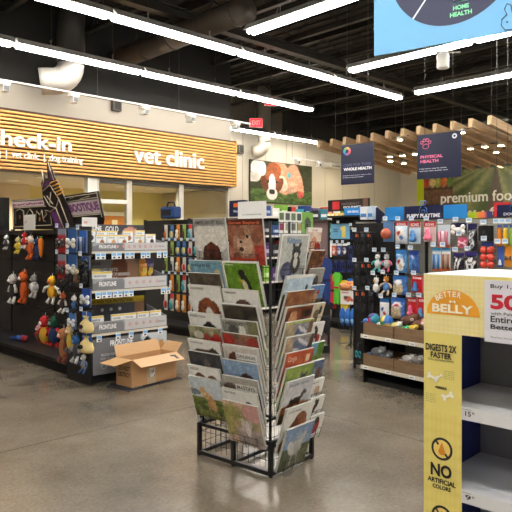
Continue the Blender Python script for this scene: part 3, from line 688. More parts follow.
rcol = [   # main column of the right face
 (1.575, art((178, 180, 176), frame_white([('r', .0, 1, .0, .3, (160, 160, 158)), ('e', .3, .2, .22, .2, 0, (84, 88, 116)), ('e', .3, .2, .12, .12, 0, (108, 112, 140))]+cat(.58, .6, .17, (84, 84, 82), (196, 196, 190)))), 'grey calendar with a tabby kitten and blue yarn ball', 'Kittens', (70, 120, 170), (.8, .93), (.2, .72)),
 (1.305, art([(.55, (70, 70, 60)), (.62, (90, 104, 70)), (1.1, (176, 200, 220))], [('n', 0, 1, .6, 1, (160, 188, 214), (226, 232, 236), 5), ('e', .8, .68, .05, .1, 0, (50, 40, 40)), ('e', .75, .62, .2, .03, 0, (60, 70, 50)), ('r', 0, 1, .955, 1, W1)]), 'calendar with a pale blue cloudy sky, below the kitten', None, None, None, None),
 (1.206, art((168, 116, 76), [('n', 0, 1, 0, 1, (120, 72, 48), (206, 160, 110), 5), ('r', 0, 1, .975, 1, (150, 100, 60))]), 'tan brown fur calendar under the pale sky calendar', None, None, None, None),
 (1.107, art((116, 66, 44), frame_white([('n', 0, 1, 0, .97, (84, 44, 30), (186, 120, 80), 6), ('e', .62, .5, .1, .2, 0, (30, 24, 24)), ('e', .3, .7, .14, .2, 0, (200, 150, 110)), ('e', .8, .8, .1, .1, 0, (30, 26, 26))])), 'dark red brown calendar with a white edge, right face', None, None, None, None),
 (1.008, art((150, 150, 156), [('r', 0, 1, .95, 1, (176, 190, 90)), ('r', 0, .04, 0, 1, (176, 190, 90)), ('e', .62, .66, .24, .2, -25, (96, 108, 140)), ('e', .64, .78, .2, .05, -25, (214, 214, 220)), ('e', .6, .6, .2, .04, -25, (204, 208, 220)), ('e', .2, .6, .2, .4, 10, (176, 160, 130)), ('e', .92, .6, .1, .4, 0, (130, 96, 70))]), 'lime edged calendar with a blue checked blanket, right face', None, None, None, None),
 (.915, art((156, 152, 150), [('e', .55, .72, .3, .2, -25, (104, 116, 146)), ('e', .6, .84, .24, .05, -25, (220, 220, 226)), ('e', .5, .62, .24, .05, -25, (216, 216, 224)), ('e', .5, .5, .14, .12, 0, (50, 40, 40)), ('e', .15, .6, .16, .4, 10, (180, 156, 130)), ('e', .93, .6, .1, .4, 0, (96, 60, 46))]), 'second blue checked blanket calendar, below the lime edged one', None, None, None, None),
 (.812, art((196, 92, 56), [('n', 0, 1, .3, 1, (176, 76, 46), (220, 120, 70), 4), ('e', .82, .8, .08, .09, 0, (224, 208, 180))]+dog(.5, .5, .18, (206, 150, 100), wht)), 'orange calendar with a corgi and flowing title', 'Corgis', (244, 220, 200), (.76, .92), (.08, .4)),
 (.717, art((146, 166, 76), [('n', 0, 1, 0, 1, (120, 146, 56), (176, 190, 110), 4)]+cat(.68, .66, .14, (84, 86, 84))), 'yellow green calendar with a grey cat, right face', None, None, None, None),
 (.628, art([(.25, (104, 76, 50)), (.42, (170, 110, 70)), (1.1, (196, 198, 204))], [('e', .5, .4, .36, .07, 0, (176, 120, 76))]+horse(.48, .5, .19, (78, 58, 50))), 'calendar with a dark horse against a pale sky', 'Beautiful Horses', (90, 96, 130), (.87, .95), (.1, .8)),
 (.455, art(W1, [('e', .42, .34, .24, .36, -14, (138, 84, 54)), ('e', .6, .64, .22, .2, 0, (150, 94, 62)), ('e', .47, .5, .1, .25, 10, (120, 70, 46)), ('e', .74, .56, .1, .08, 0, (170, 116, 84)), ('e', .2, .1, .2, .2, 0, (130, 80, 52))]), 'white calendar with a curly brown spaniel, second lowest on right face', 'COCKER SPANIELS', (60, 58, 56), (.88, .93), (.08, .55)),
 (.325, art([(.3, (76, 90, 50)), (.5, (96, 104, 80)), (1.1, (120, 148, 184))], [('n', 0, 1, .5, 1, (104, 134, 176), (170, 184, 200), 4), ('n', 0, 1, 0, .5, (60, 76, 40), (120, 120, 84), 6), ('e', .5, .48, .2, .2, 0, (176, 176, 172)), ('e', .66, .66, .08, .18, -30, (186, 186, 184)), ('e', .4, .22, .04, .2, 0, (150, 150, 146)), ('e', .6, .22, .04, .2, 0, (150, 150, 146)), ('e', .3, .5, .1, .2, 30, (206, 206, 206))]), 'lowest calendar of right face, white horse on a blue green field', None, None, None, None)]
mini = [
 (1.62, art((204, 186, 170), [('n', 0, 1, 0, 1, (186, 160, 140), (230, 216, 206), 4), ('r', 0, 1, .82, 1, (222, 214, 206)), ('e', .5, .4, .2, .25, 0, (206, 150, 120)), ('e', .8, .2, .2, .2, 0, (170, 60, 50))]), 'small pink and white calendar at top right of the rack', 'ANGELS', (150, 50, 50), (.86, .94), (.3, .7)),
 (1.465, art((130, 88, 62), [('n', 0, 1, 0, 1, (84, 56, 40), (176, 120, 84), 6)]), 'small brown calendar right of the kitten', None, None, None, None),
 (1.34, art((160, 158, 152), [('e', .5, .4, .2, .3, 0, (84, 80, 78)), ('e', .3, .7, .14, .1, 0, (206, 202, 196))]), 'small grey calendar right of the pale sky calendar', None, None, None, None),
 (1.225, art([(.4, (90, 90, 60)), (1.1, (110, 150, 200))], [('e', .5, .5, .12, .25, 0, (196, 160, 120)), ('e', .6, .7, .1, .1, 0, (190, 60, 50))]), 'small sky blue calendar on the right edge', None, None, None, None),
 (1.10, art((204, 196, 170), [('e', .5, .45, .2, .3, 0, (120, 106, 90)), ('e', .75, .7, .1, .2, 0, (60, 56, 50))]), 'small cream calendar on the right edge', None, None, None, None),
 (.965, art(W1, [('e', .5, .55, .12, .25, 0, (40, 36, 36)), ('e', .7, .3, .14, .2, 0, (200, 50, 46)), ('e', .4, .8, .1, .08, 0, (60, 56, 56))]), 'small white calendar with red and black birds, right edge', None, None, None, None),
 (.83, art((110, 150, 64), [('n', 0, 1, 0, 1, (80, 126, 44), (150, 180, 90), 5), ('r', 0, .5, .5, 1, (120, 170, 200))]), 'small green and blue calendar beside the orange corgi one', None, None, None, None),
 (.705, art((96, 120, 160), [('n', 0, 1, 0, 1, (70, 90, 130), (150, 164, 186), 5), ('e', .7, .4, .2, .3, 0, (120, 90, 70))]), 'small slate blue calendar beside the yellow green one', None, None, None, None),
 (.575, art(W1, [('e', .6, .5, .2, .2, 0, (190, 160, 140))]), 'small white calendar beside the dark horse', 'HAMSTERS', (70, 70, 70), (.84, .9), (.1, .6)),
 (.455, art(W1, [('e', .45, .6, .13, .32, -20, (36, 34, 36)), ('e', .52, .4, .07, .16, -20, (226, 226, 224)), ('e', .4, .85, .08, .08, 0, (70, 68, 70))]), 'small white calendar with a black and white puffin, right edge', None, None, None, None),
 (.33, art(W1, [('e', .5, .5, .24, .34, -15, (196, 44, 62)), ('e', .52, .76, .15, .16, 0, (40, 56, 50)), ('e', .36, .5, .08, .2, -15, (80, 110, 60))]), 'small white calendar with a red parrot, lowest on right edge', None, None, None, None)]
def place_col(F, x, lst, w, grp):
    for i, (zt, fn, lab, ti, tc, ty, tx) in enumerate(lst):
        nn = 48 if i < 2 or i >= len(lst)-2 else 30
        calendar(F, x, zt, w, w, fn, lab, ti, tc or (0, 0, 0), ty or (.9, .95), tx or (.1, .5), TH*(.5 if i == 0 else 1), grp, nn)
place_col(LF, -.64, col1, CW, 'square calendars on the wire rack'); place_col(LF, -.318, col2, CW, 'square calendars on the wire rack')
place_col(RK, .012, rcol, CW, 'square calendars on the wire rack'); place_col(RK, .334, mini, .17, 'mini calendars on the wire rack')
BLF = Frame(*RK.pt(0, Dp)[:2], 230)                # back face of the rack, minis seen edge-on at its left
bm = [(.52, 'small white calendar poking out low at the back left of the rack'), (.39, 'lowest small white calendar at the back left of the rack'), (.65, 'third small calendar from the bottom at the back left of the rack')]
for z, lab in bm: calendar(BLF, -.19, z, .17, .17, art(W1, [('e', .5, .5, .25, .25, 0, (60, 56, 56)), ('e', .7, .3, .1, .1, 0, (170, 60, 50))]), lab, None, group='mini calendars on the wire rack', nn=14)
# header cards on the rack
def card_at(F, y, px0, px1, py0, py1, name, label, cat, fn=None, n=(2, 2), stem=0.0, th=.004, text=None):
    x0, zt = F.hit(px0, py0, y); x1 = F.hit(px1, py0, y)[0]; zb = F.hit(px0, py1, y)[1]
    t = thing(name, label, cat, F, x0, y, zb)
    MB().box(0, x1-x0, 0, th, 0, zt-zb, (236, 236, 234), 'paper').build('board', t)
    m = MB().panel(0, x1-x0, 0, zt-zb, -.001, n[0], n[1], fn or (lambda u, v: (238, 238, 236)), 'paper')
    if text:
        for (s, a, b_, c_, d_, col) in text: m.text(s, (x1-x0)*a, (x1-x0)*b_, (zt-zb)*c_, (zt-zb)*d_, -.0014, col, 'print', .008)
    m.build('print', t)
    if stem: MB().tube([((x1-x0)/2, .008, -stem), ((x1-x0)/2, .008, .05)], .003, BK, 'powder').build('stem', t)
    return t, x0, x1, zb, zt
card_at(LF, .03, 238, 266, 202, 219, 'header_card', 'blank white card standing on top of the calendar rack', 'sign', stem=.06, text=[('ALL CALENDARS ON SALE', .16, .84, .2, .28, (120, 120, 120))])
def gridfn(u, v):
    if u > .66: return (110, 160, 60) if not ((u-.83)/.1)**2+((v-.5)/.3)**2 < 1 else (60, 66, 50)
    if v < .16: return (216, 216, 212)
    a, b_ = (u/.66*4) % 1, ((v-.16)/.84*2) % 1; k = int(u/.66*4)+4*int((v-.16)/.42)
    if .12 < a < .88 and .12 < b_ < .85: return [(130, 40, 70), (150, 140, 120), (90, 96, 90), (160, 140, 84), (90, 110, 60), (80, 80, 76), (96, 120, 84), (70, 70, 70)][k % 8]
    return (222, 224, 218)
card_at(RK, .3, 279, 313, 211, 236, 'picture_chart', 'white and green chart of small pet pictures behind the kitten calendar', 'poster', gridfn, (48, 24), stem=.08)

# ------------------------------------------------------------------ yellow cardboard display
YF = Frame(.65, 2.40, -43.4)
YL = (238, 222, 128); NAVY = (40, 56, 140)
yd = thing('cardboard_display', 'tall yellow cardboard shelf display with half round orange logo, at right edge', 'display stand', YF, 0, 0, 0)
WW, DD, HT, HB = 1.02, .5, 1.41, 1.19
yel = lambda u, v: YL
def plaid(u, v, b_=(242, 230, 172), sx=14, sy=12):
    k = .5*((int(u*sx*2) % 2)+(int(v*sy*2) % 2)); return mixc(b_, (236, 220, 150), k)
m = MB(); m.box(0, WW, .001, DD, HB+.004, HT, (232, 222, 190), 'paper').box(0, WW, 0, DD, HT, HT+.003, (244, 243, 240), 'paper').box(0, WW, 0, .001, HB, HT, YL, 'paper')
m.build('header_box', yd)
xs = YF.hit(485, 300, 0)[0]
m = MB().panel(0, xs, HB, HT, -.0005, 40, 30, plaid, 'paper')
cx = (YF.hit(427, 300, 0)[0]+YF.hit(480, 300, 0)[0])/2; rx = (YF.hit(480, 300, 0)[0]-YF.hit(427, 300, 0)[0])/2
zb = YF.hit(428, 313, 0)[1]; zt = YF.hit(454, 290, 0)[1]
OR = (240, 168, 52)
m.disc(cx, zb, rx, zt-zb, -.0008, OR, t0=0, t1=PI)
wd = rx*.2
for i, ch in enumerate('BETTER'):                   # letters along the arc
    a_ = math.radians(143-i*14.8); X = cx+rx*.66*math.cos(a_); Z = zb+.030+(zt-zb-.030)*.60*math.sin(a_)
    m.text(ch, -.0075, .0075, 0, .021, -.0022, (252, 246, 226), bold=.03, M=Matrix.Translation((X, 0, Z)) @ Matrix.Rotation(-(a_-PI/2)*.62, 4, 'Y'))
m.text('BELLY', cx-rx*.78, cx+rx*.76, zb+.008, zb+.040, -.0022, (252, 246, 226), bold=.035)
m.tube([(cx-.007, -.0026, zb+.050), (cx+.008, -.0024, zb+.050)], .002, (252, 246, 226), 'print', 5)
for dx in (-.009, .009):
    for dz in (-.0022, .0022): m.disc(cx+dx, zb+.050+dz, .003, .003, -.0022, (252, 246, 226), n=8)
m.build('logo_print', yd)
# left and right posts
for side in (0, 1):
    a_ = WW-.152 if side else 0.0
    m = MB(); m.box(a_, a_+.152, 0, .004, 0, HB, YL, 'paper')
    if side: m.box(WW-.004, WW, .004, DD, 0, HB, NAVY, 'paper')
    else: m.box(0, .004, .004, DD, 0, HB, (236, 204, 110), 'paper')
    p = m.build('post', yd)
    xi = WW-.012 if side else .004
    MB().box(xi, xi+.008, .005, DD-.01, .02, HB-.002, NAVY, 'paper').build('side_lining', p)
    if not side:
        m = MB(); w_ = .152
        def zz(px, py): return YF.hit(px, py, 0)
        m.panel(0, w_, 0, zz(430, 410)[1], -.0006, 22, 60, lambda u, v: plaid(u, v, (240, 220, 112), 8, 40) if False else mixc((238, 222, 128), (232, 212, 116), .5*((int(u*16) % 2)+(int(v*80) % 2))), 'paper')
        t_ = lambda s_, pa, pb, yb, yt, bold=.03: m.text(s_, zz(pa, 0)[0], zz(pb, 0)[0], zz((pa+pb)/2, yb)[1], zz((pa+pb)/2, yt)[1], -.0022, (38, 34, 36), bold=bold)
        t_('DIGESTS 2X', 426, 457, 351.5, 344.5); t_('FASTER', 431, 452, 358.5, 352.5); t_('THAN RAWHIDE CHEWS', 428, 454, 361.2, 359.4, .01)
        t_('FIBERS', 436, 447, 389, 386.5)
        for k in range(5): t_('made with gentle', 444, 455, 372+k*1.9, 371+k*1.9, 0.0); t_('easy to digest food', 426, 436, 394+k*1.9, 393+k*1.9, 0.0)
        def bone(px, py, s_, ang):
            X, Z = zz(px, py); M = Matrix.Translation((X, 0, Z)) @ Matrix.Rotation(ang, 4, 'Y')
            for y_, e, c_ in ((-.0016, .0012, (214, 196, 120)), (-.0024, 0, (250, 246, 228))):
                m.prism([(-s_, -s_*.3-e), (s_, -s_*.3-e), (s_, s_*.3+e), (-s_, s_*.3+e)], y_, y_+.0006, c_, 'print', M)
                for sx in (-1, 1):
                    for sz in (-1, 1): m.disc(sx*s_, sz*s_*.38, s_*.42+e, s_*.42+e, y_, c_, M=M, n=14, d=.0006)
        bone(433, 377, .017, .35); bone(448, 396, .017, -.45); bone(440, 376, .008, -.6)
        for (py,) in ((449,), (517,)):
            X, Z = zz(442, py); R = .0385*1.18/1.18
            m.disc(X, Z, .043, .043, -.0008, (38, 34, 36), d=.0004); m.disc(X, Z, .034, .034, -.0014, (244, 214, 120), d=.0004)
            m.prism([(X-.014, Z-.010), (X-.008, Z-.022), (X+.008, Z-.022), (X+.014, Z-.010), (X+.006, Z+.010), (X, Z+.026), (X-.006, Z+.010)], -.0026, -.0019, (222, 140, 40), 'print')
            M = Matrix.Translation((X, 0, Z)) @ Matrix.Rotation(.85, 4, 'Y'); m.prism([(-.038, -.004), (-.02, -.004), (-.02, .004), (-.038, .004)], -.0026, -.0020, (38, 34, 36), 'print', M); m.prism([(.02, -.004), (.038, -.004), (.038, .004), (.02, .004)], -.0026, -.0020, (38, 34, 36), 'print', M)
        t_('NO', 431, 452, 477, 464, .035); t_('ARTIFICIAL', 428, 456, 484, 479, .03); t_('COLORS', 433, 451, 489.5, 485.5, .03)
        m.build('printing', p)
MB().box(.012, WW-.012, DD-.012, DD, .02, HB, (150, 152, 162), 'paper').build('back_panel', yd)
MB().box(.012, WW-.012, .02, DD-.012, 0, .09, NAVY, 'paper').build('base', yd)
for k, (py, pr) in enumerate(((406.5, '15'), (489.5, '9'), (590, '12'))):
    zl = YF.hit(463, py, 0)[1]
    s_ = MB().box(.012, WW-.012, .004, DD-.012, zl-.03, zl-.018, (224, 226, 232), 'paper').build('shelf', yd)
    m = MB().box(.1525, WW-.1525, -.002, .004, zl-.048, zl, (226, 227, 230), 'paper')
    m.text(pr, .168, .19, zl-.032, zl-.014, -.0022, (40, 42, 48), bold=.02).text('99', .193, .203, zl-.023, zl-.014, -.0022, (40, 42, 48), bold=.01)
    m.text('treats', .158, .19, zl-.010, zl-.006, -.0022, (90, 92, 98)).build('price_lip', s_)
# sale sign
x1 = WW-.004
t = thing('sale_sign', 'white sale sign with big red 50 on the yellow display header', 'sign', YF, xs, -.0045, HB-.012)
sw = x1-xs; hh = HT-HB+.012
m = MB().box(0, sw, 0, .0035, 0, hh-.01, (226, 226, 236), 'paper')
def st(s_, pa, pb, yb, yt, col, bold=.01):
    a_ = YF.hit(pa, yb, -.006); b_ = YF.hit(pb, yb, -.006); c_ = YF.hit((pa+pb)/2 if pb < 530 else pa, yt, -.006); d_ = YF.hit((pa+pb)/2 if pb < 530 else pa, yb, -.006)
    z0_ = d_[1]-(HB-.012); z1_ = c_[1]-(HB-.012); m.text(s_, a_[0]-xs, b_[0]-xs, z0_, z1_, -.0008, col, bold=bold)
RD = (200, 40, 60)
st('Buy 1, Get 1', 490.5, 534, 289, 284, (50, 52, 60)); st('50% off', 490.5, 584, 309, 294, RD, .04)
st('with Pals Rewards card', 490.5, 552, 314.5, 311.5, (70, 72, 80)); st('Entire Stock', 490.5, 545, 322, 315.5, (50, 52, 60), .02); st('Better Belly', 490.5, 543, 330, 324, (50, 52, 60), .02)
st('Selection varies by store.', 490.5, 560, 338, 336, (110, 112, 118), 0.0)
m.build('print', t)
t = thing('treat_bag', 'pink bag just visible on the lowest shelf of the yellow display', 'bag', YF, .2, .2, YF.hit(463, 590, 0)[1]-.018)
MB().ell(0, 0, .08, .06, .035, .085, (232, 150, 140), 'film', 12, 10).build('pouch', t); MB().box(-.05, .05, -.003, .003, .15, .175, (216, 120, 120), 'film').build('seal', t)
# ------------------------------------------------------------------ hanging goods, each built hanging from its own origin, facing -y
def hook(t, r=.008):
    return [(r*math.cos(a), 0, r*math.sin(a)-r) for a in [2*PI*k/8 for k in range(8)]]
def g_bag(t, w, h, top, fn, d=.03, title=None, tcol=(240, 240, 240)):
    MB().box(-w/2, w/2, -.002, .002, -h*.2, 0, top, 'print').build('header_card', t)
    m = MB(); m.panel(-w/2, w/2, -h, -h*.18, -.002, 12, 12, fn, 'film', bulge=d); m.panel(w/2, -w/2, -h, -h*.18, .002, 4, 4, lambda u, v: fn(1-u, v), 'film', bulge=-d*.5)
    if title: m.text(title, -w*.36, w*.36, -h*.17, -h*.05, -.003, tcol, 'print', .03)
    m.build('pouch', t)
def g_card(t, w, h, card, toy, kind='kong', title=None, fn=None):
    m = MB().box(-w/2, w/2, -.0015, .0015, -h, 0, (236, 234, 230), 'print').panel(-w/2, w/2, -h, 0, -.0018, 8, 10, fn or (lambda u, v: card), 'print')
    if title: m.text(title, -w*.36, w*.36, -h*.2, -h*.07, -.0024, (245, 245, 245), 'print', .03)
    m.build('backing_card', t)
    if kind == 'kong':
        r = min(w*.3, h*.2); z = -h*.92
        MB().lathe([(r*.5, 0), (r*.98, r*.25), (r, r*.8), (r*.6, r*1.3), (r*.78, r*1.75), (r*.5, r*2.2), (r*.58, r*2.5), (r*.3, r*2.9), (.002, r*3)], toy, 'gloss', 12, Matrix.Translation((0, -r-.002, z))).build('rubber_toy', t)
    elif kind == 'ball':
        r = min(w*.42, h*.36); MB().ell(0, -r*.8, -h*.6, r, r*.8, r, toy, 'gloss', 14, 10).build('ball', t)
    elif kind == 'bone':
        r = w*.12
        m = MB().tube([(-w*.3, -r, -h*.6), (w*.3, -r, -h*.6)], r, toy, 'gloss', 10)
        for sx in (-1, 1):
            for sz in (-1, 1): m.ell(sx*w*.32, -r, -h*.6+sz*r*1.1, r*1.25, r, r*1.25, toy, 'gloss')
        m.build('chew_bone', t)
    elif kind == 'tubes':
        for k in range(3): MB().tube([(-w*.28+w*.28*k, -w*.12, -h*.92), (-w*.28+w*.28*k, -w*.12, -h*.28)], w*.11, toy if k != 1 else mixc(toy, (255, 255, 255), .45), 'gloss', 8).build('stick', t)
def g_plush(t, h, body, head=None, limb=None, muzzle=None, ears='round', long=False, spread=1.0):
    head = head or body; limb = limb or body
    bw = h*(.15 if long else .2)
    m = MB().ell(0, 0, -h*.6, bw, bw*.8, h*(.3 if long else .24), body, 'fabric', 12, 9).tube([(0, 0, 0), (0, 0, -h*.42)], .003, (220, 220, 220), 'matte'); m.build('body', t)
    hr = h*.15
    m = MB().ell(0, -hr*.2, -h*.24, hr, hr*.9, hr, head, 'fabric', 12, 9)
    e = mixc(head, (0, 0, 0), .2)
    if ears == 'round':
        for s in (-1, 1): m.ell(s*hr*.75, 0, -h*.24+hr*.8, hr*.35, hr*.2, hr*.35, e)
    elif ears == 'long':
        for s in (-1, 1): m.ell(s*hr*1.0, 0, -h*.24-hr*.1, hr*.3, hr*.2, hr*.9, e)
    elif ears == 'point':
        for s in (-1, 1): m.lathe([(hr*.35, 0), (.002, hr*.9)], e, 'fabric', 6, Matrix.Translation((s*hr*.6, 0, -h*.24+hr*.6)))
    hd = m.build('head', t)
    m = MB().ell(0, -hr*.95, -h*.27, hr*.45, hr*.4, hr*.35, muzzle or mixc(head, (255, 255, 255), .5), 'fabric')
    m.ell(0, -hr*1.32, -h*.25, hr*.13, hr*.1, hr*.1, (20, 18, 18), 'gloss'); 
    for s in (-1, 1): m.ell(s*hr*.38, -hr*.98, -h*.2, hr*.11, hr*.08, hr*.12, (16, 14, 14), 'gloss')
    m.build('face', hd)
    for s in (-1, 1):
        MB().tube([(s*bw*.6, 0, -h*.42), (s*bw*1.5*spread, -.01, -h*.5), (s*bw*1.8*spread, -.015, -h*.64)], h*.045, limb, 'fabric', 8, rads=[h*.045, h*.05, h*.055]).build('arm', t)
        MB().tube([(s*bw*.5, 0, -h*.78), (s*bw*.9, -.02, -h*.9), (s*bw*1.0, -.04, -h*.985)], h*.055, limb, 'fabric', 8, rads=[h*.05, h*.055, h*.065]).build('leg', t)
def g_ballnet(t, w, h, col, n=6):
    MB().box(-w*.35, w*.35, -.002, .002, -h*.16, 0, (40, 60, 130), 'print').tube([(0, 0, -h*.1), (0, 0, -h)], .002, (230, 230, 230), 'matte').build('header_card', t)
    k = 0; r = min(w*.26, h*.14)
    for row in range(3):
        for sx in (-1, 1):
            MB().ell(sx*r*1.02, -.004, -h*.16-r-row*r*1.95, r, r, r, col, 'gloss', 12, 8).build('ball', t); k += 1
def g_collar(t, w, h, col, clip, n=2):
    for k in range(n):
        s = (k-(n-1)/2)*w*.5
        pts = [(s+w*.2*math.sin(a), -.012*k, -h*.5+h*.5*math.cos(a)) for a in [2*PI*i/14 for i in range(14)]]
        MB().tube(pts, .011, col, 'fabric', 6, closed=True).build('strap', t)
    MB().bbox(-w*.3, w*.3, -.02, -.005, -h*.22, -h*.06, clip, 'print').build('label_card', t)
def g_pack(t, w, h, col, fn=None, mat='print', d=.03):
    MB().bbox(-w/2, w/2, -d, 0, -h, 0, col, mat, .004).build('carton', t)
    if fn: MB().panel(-w*.46, w*.46, -h*.96, -h*.04, -d-.001, 14, 14, fn, 'print').build('front_print', t)
def g_carrot(t, h):
    MB().lathe([(.004, -h), (.022, -h*.85), (.034, -h*.4), (.036, -h*.16), (.02, -h*.08), (.002, -h*.07)], (226, 124, 30), 'fabric', 12).build('root', t)
    m = MB()
    for a in range(5): m.tube([(0, 0, -h*.09), (.02*math.cos(a*1.3), .02*math.sin(a*1.3), 0)], .005, (100, 150, 50), 'fabric', 5)
    m.build('leaf_tuft', t)
def g_sack(t, w, h, col):
    m = MB(); m.lathe([(.01, -h), (w*.42, -h*.97), (w*.5, -h*.8), (w*.4, -h*.55), (w*.16, -h*.36), (w*.14, -h*.3), (w*.26, -h*.2), (w*.02, -h*.2)], col, 'fabric', 12, Matrix.Diagonal((1, .6, 1, 1))).tube([(0, 0, 0), (0, 0, -h*.3)], .003, (230, 230, 230), 'matte'); m.build('sack', t)
    MB().disc(0, -h*.68, w*.15, h*.1, -w*.26, (30, 28, 30), 'fabric', 14, d=.03).build('emblem', t)
def g_costume(t, w, h, col, trim):
    m = MB()
    prof = [(-.16, 0), (.16, 0), (.5, -.12), (.42, -.3), (.3, -.26), (.34, -.7), (.26, -1), (.06, -.94), (0, -.7), (-.06, -.96), (-.28, -1), (-.34, -.7), (-.3, -.26), (-.42, -.3), (-.5, -.12)]
    m.prism([(p[0]*w, p[1]*h) for p in prof], -.03, .03, col, 'fabric'); m.build('garment', t)
    MB().box(-w*.3, w*.3, -.034, -.03, -h*.5, -h*.44, trim, 'fabric').build('belt', t)
    MB().tube([(-w*.2, 0, -.01), (0, 0, .03), (w*.2, 0, -.01)], .004, (20, 20, 20), 'gloss').build('clothes_hanger', t)

class Wall:
    """a hanging wall in frame F: goods hang on plane y=yh in front of the back panel at yp"""
    def __init__(s, fx, F, yh, yp, hookcol=(150, 150, 150)):
        s.fx, s.F, s.yh, s.yp, s.hc = fx, F, yh, yp, hookcol; s.tag0 = None
    def loc(s, px0, px1, py0, py1):
        x0, zt = s.F.hit(px0, py0, s.yh); x1 = s.F.hit(px1, py0, s.yh)[0]; zb = s.F.hit((px0+px1)/2, py1, s.yh)[1]; zt = s.F.hit((px0+px1)/2, py0, s.yh)[1]
        return (x0+x1)/2, zt, x1-x0, zt-zb
    def peg(s, x, z, tag_=True):
        ft = s.fx
        MB().tube([(x, s.yp-.002, z), (x, s.yh-.05, z+.004), (x, s.yh-.058, z+.012)], .0035, s.hc, 'metal', 5).build('peg_hook', ft)
        if tag_:
            if s.tag0 is None:
                s.tag0 = MB().box(-.03, .03, -.003, 0, -.022, .022, (232, 234, 238), 'paper').box(-.022, .022, -.0035, -.003, -.006, .016, (150, 190, 226), 'paper').build('price_tag', ft, (x, s.yh-.06, z+.03))
            else:
                c = s.tag0.copy(); C.objects.link(c); c.location = (x, s.yh-.06, z+.03)
    def hang(s, bb, kind, label, cat, fnbuild, group=None, tag_=True, name=None, wscale=1.0):
        x, z, w, h = s.loc(*bb)
        s.peg(x, z-.004, tag_)
        t = thing(name or kind, label, cat, s.F, x, s.yh, z-.008, group=group)
        fnbuild(t, w*wscale, h); return t

def peg_gondola(name, label, F, xa, xb, yp, h, deck_y, deck_z, panelcol, panelmat='matte', colr=(26, 26, 28), kick=True):
    t = thing(name, label, 'store shelving', F, 0, 0, 0)
    MB().box(xa, xb, yp, yp+.03, .02, h, panelcol, panelmat).build('back_panel', t)
    if kick: MB().box(xa+.01, xb-.01, deck_y+.06, yp+.03, 0, deck_z-.045, (14, 14, 15), 'matte').build('kick_plate', t)
    MB().box(xa, xb, deck_y, yp, deck_z-.04, deck_z, colr, 'powder').build('deck', t)
    n = max(1, round((xb-xa)/1.2))
    for k in range(n+1):
        x = xa+(xb-xa)*k/n; MB().box(x-.015, x+.015, yp-.012, yp+.042, 0, h+.02, (20, 20, 22), 'powder').build('upright', t)
    return t

# ================================================================== left gondola with plush toys
GF = Frame(*S.pt(3.29, 5.87)[:2], 44.09-90); EF = Frame(*S.pt(3.29, 5.87)[:2], 44.09)
lg = peg_gondola('plush_gondola', 'long black shelving run with plush dog toys on its left side', GF, -4.6, -.50, .5, 1.66, .0, .17, (38, 33, 30))
MB().box(-4.6, -.5, .4, .5, 1.6, 1.62, (24, 24, 25), 'powder').build('top_rail', lg)
LW = Wall(lg, GF, .38, .5, (70, 70, 72))
def plush(bb, label, **k):
    hh = dict(k)
    LW.hang(bb, 'plush_toy', label, 'dog toy', lambda t, w, h: g_plush(t, h, **hh), 'plush toys on the left gondola', tag_=False)
plush((3, 11, 233, 249), 'small white and black plush toy, leftmost in the top row', body=(60, 60, 62), head=(214, 220, 216), limb=(190, 190, 188))
plush((14, 23, 235, 253), 'yellow plush toy with black arms in the top row', body=(214, 186, 60), head=(228, 214, 150), limb=(226, 196, 70), muzzle=(240, 230, 190))
plush((22, 28, 230, 248), 'small red plush toy between yellow and orange ones', body=(196, 40, 44), head=(206, 50, 50), limb=(230, 226, 220))
plush((26, 36, 233, 259), 'shaggy orange plush toy with a white face, top row', body=(206, 92, 40), head=(226, 214, 206), limb=(210, 96, 40), muzzle=(200, 90, 50), long=True)
LW.hang((38.5, 43.5, 236, 257), 'plush_carrot', 'orange plush carrot with green tuft in the top row', 'dog toy', lambda t, w, h: g_carrot(t, h), tag_=False)
plush((35, 40, 236, 259), 'dark blue plush toy hanging beside the plush carrot', body=(34, 50, 92), head=(40, 58, 104), long=True, limb=(30, 44, 84))
plush((9, 18, 271, 303), 'black and white long plush toy left of the orange fox', body=(44, 42, 44), head=(206, 204, 200), limb=(214, 212, 208), long=True)
plush((18, 31, 268, 303), 'big orange plush fox with a white muzzle', body=(200, 88, 32), head=(208, 92, 34), limb=(196, 84, 30), muzzle=(240, 236, 230), ears='point', long=True, spread=.5)
plush((31, 38, 272, 297), 'white and grey plush toy right of the orange fox', body=(206, 206, 206), head=(170, 170, 170), limb=(190, 184, 186))
plush((46, 59, 273, 303), 'yellow plush bird with white wings and blue red tail', body=(232, 172, 40), head=(236, 180, 50), limb=(238, 234, 226), muzzle=(220, 90, 60), spread=1.6)
plush((41, 50, 312, 349), 'red and yellow plush parrot low on the gondola', body=(206, 160, 44), head=(200, 44, 50), limb=(206, 50, 46), muzzle=(240, 236, 230))
plush((50, 60, 312, 350), 'dark blue plush with red feet, low beside the parrot', body=(30, 50, 96), head=(40, 90, 70), limb=(204, 44, 40))
plush((36, 43, 322, 345), 'small pink and brown plush toy left of the red parrot', body=(96, 60, 44), head=(226, 160, 156), limb=(190, 60, 60))
x, z, w_, h_ = LW.loc(23, 41, 331, 341)
t = thing('plush_toy', 'blue plush toy lying flat on the deck shelf', 'dog toy', GF, x, .24, .17+.04)
MB().ell(0, 0, 0, .12, .07, .04, (40, 80, 150), 'fabric', 12, 8).build('body', t); MB().ell(.13, -.02, .01, .06, .05, .045, (150, 40, 50), 'fabric').build('head', t)
for s_ in (-1, 1): MB().tube([(-.08, s_*.03, -.01), (-.2, s_*.06, -.015)], .022, (34, 70, 140), 'fabric', 8).build('leg', t)
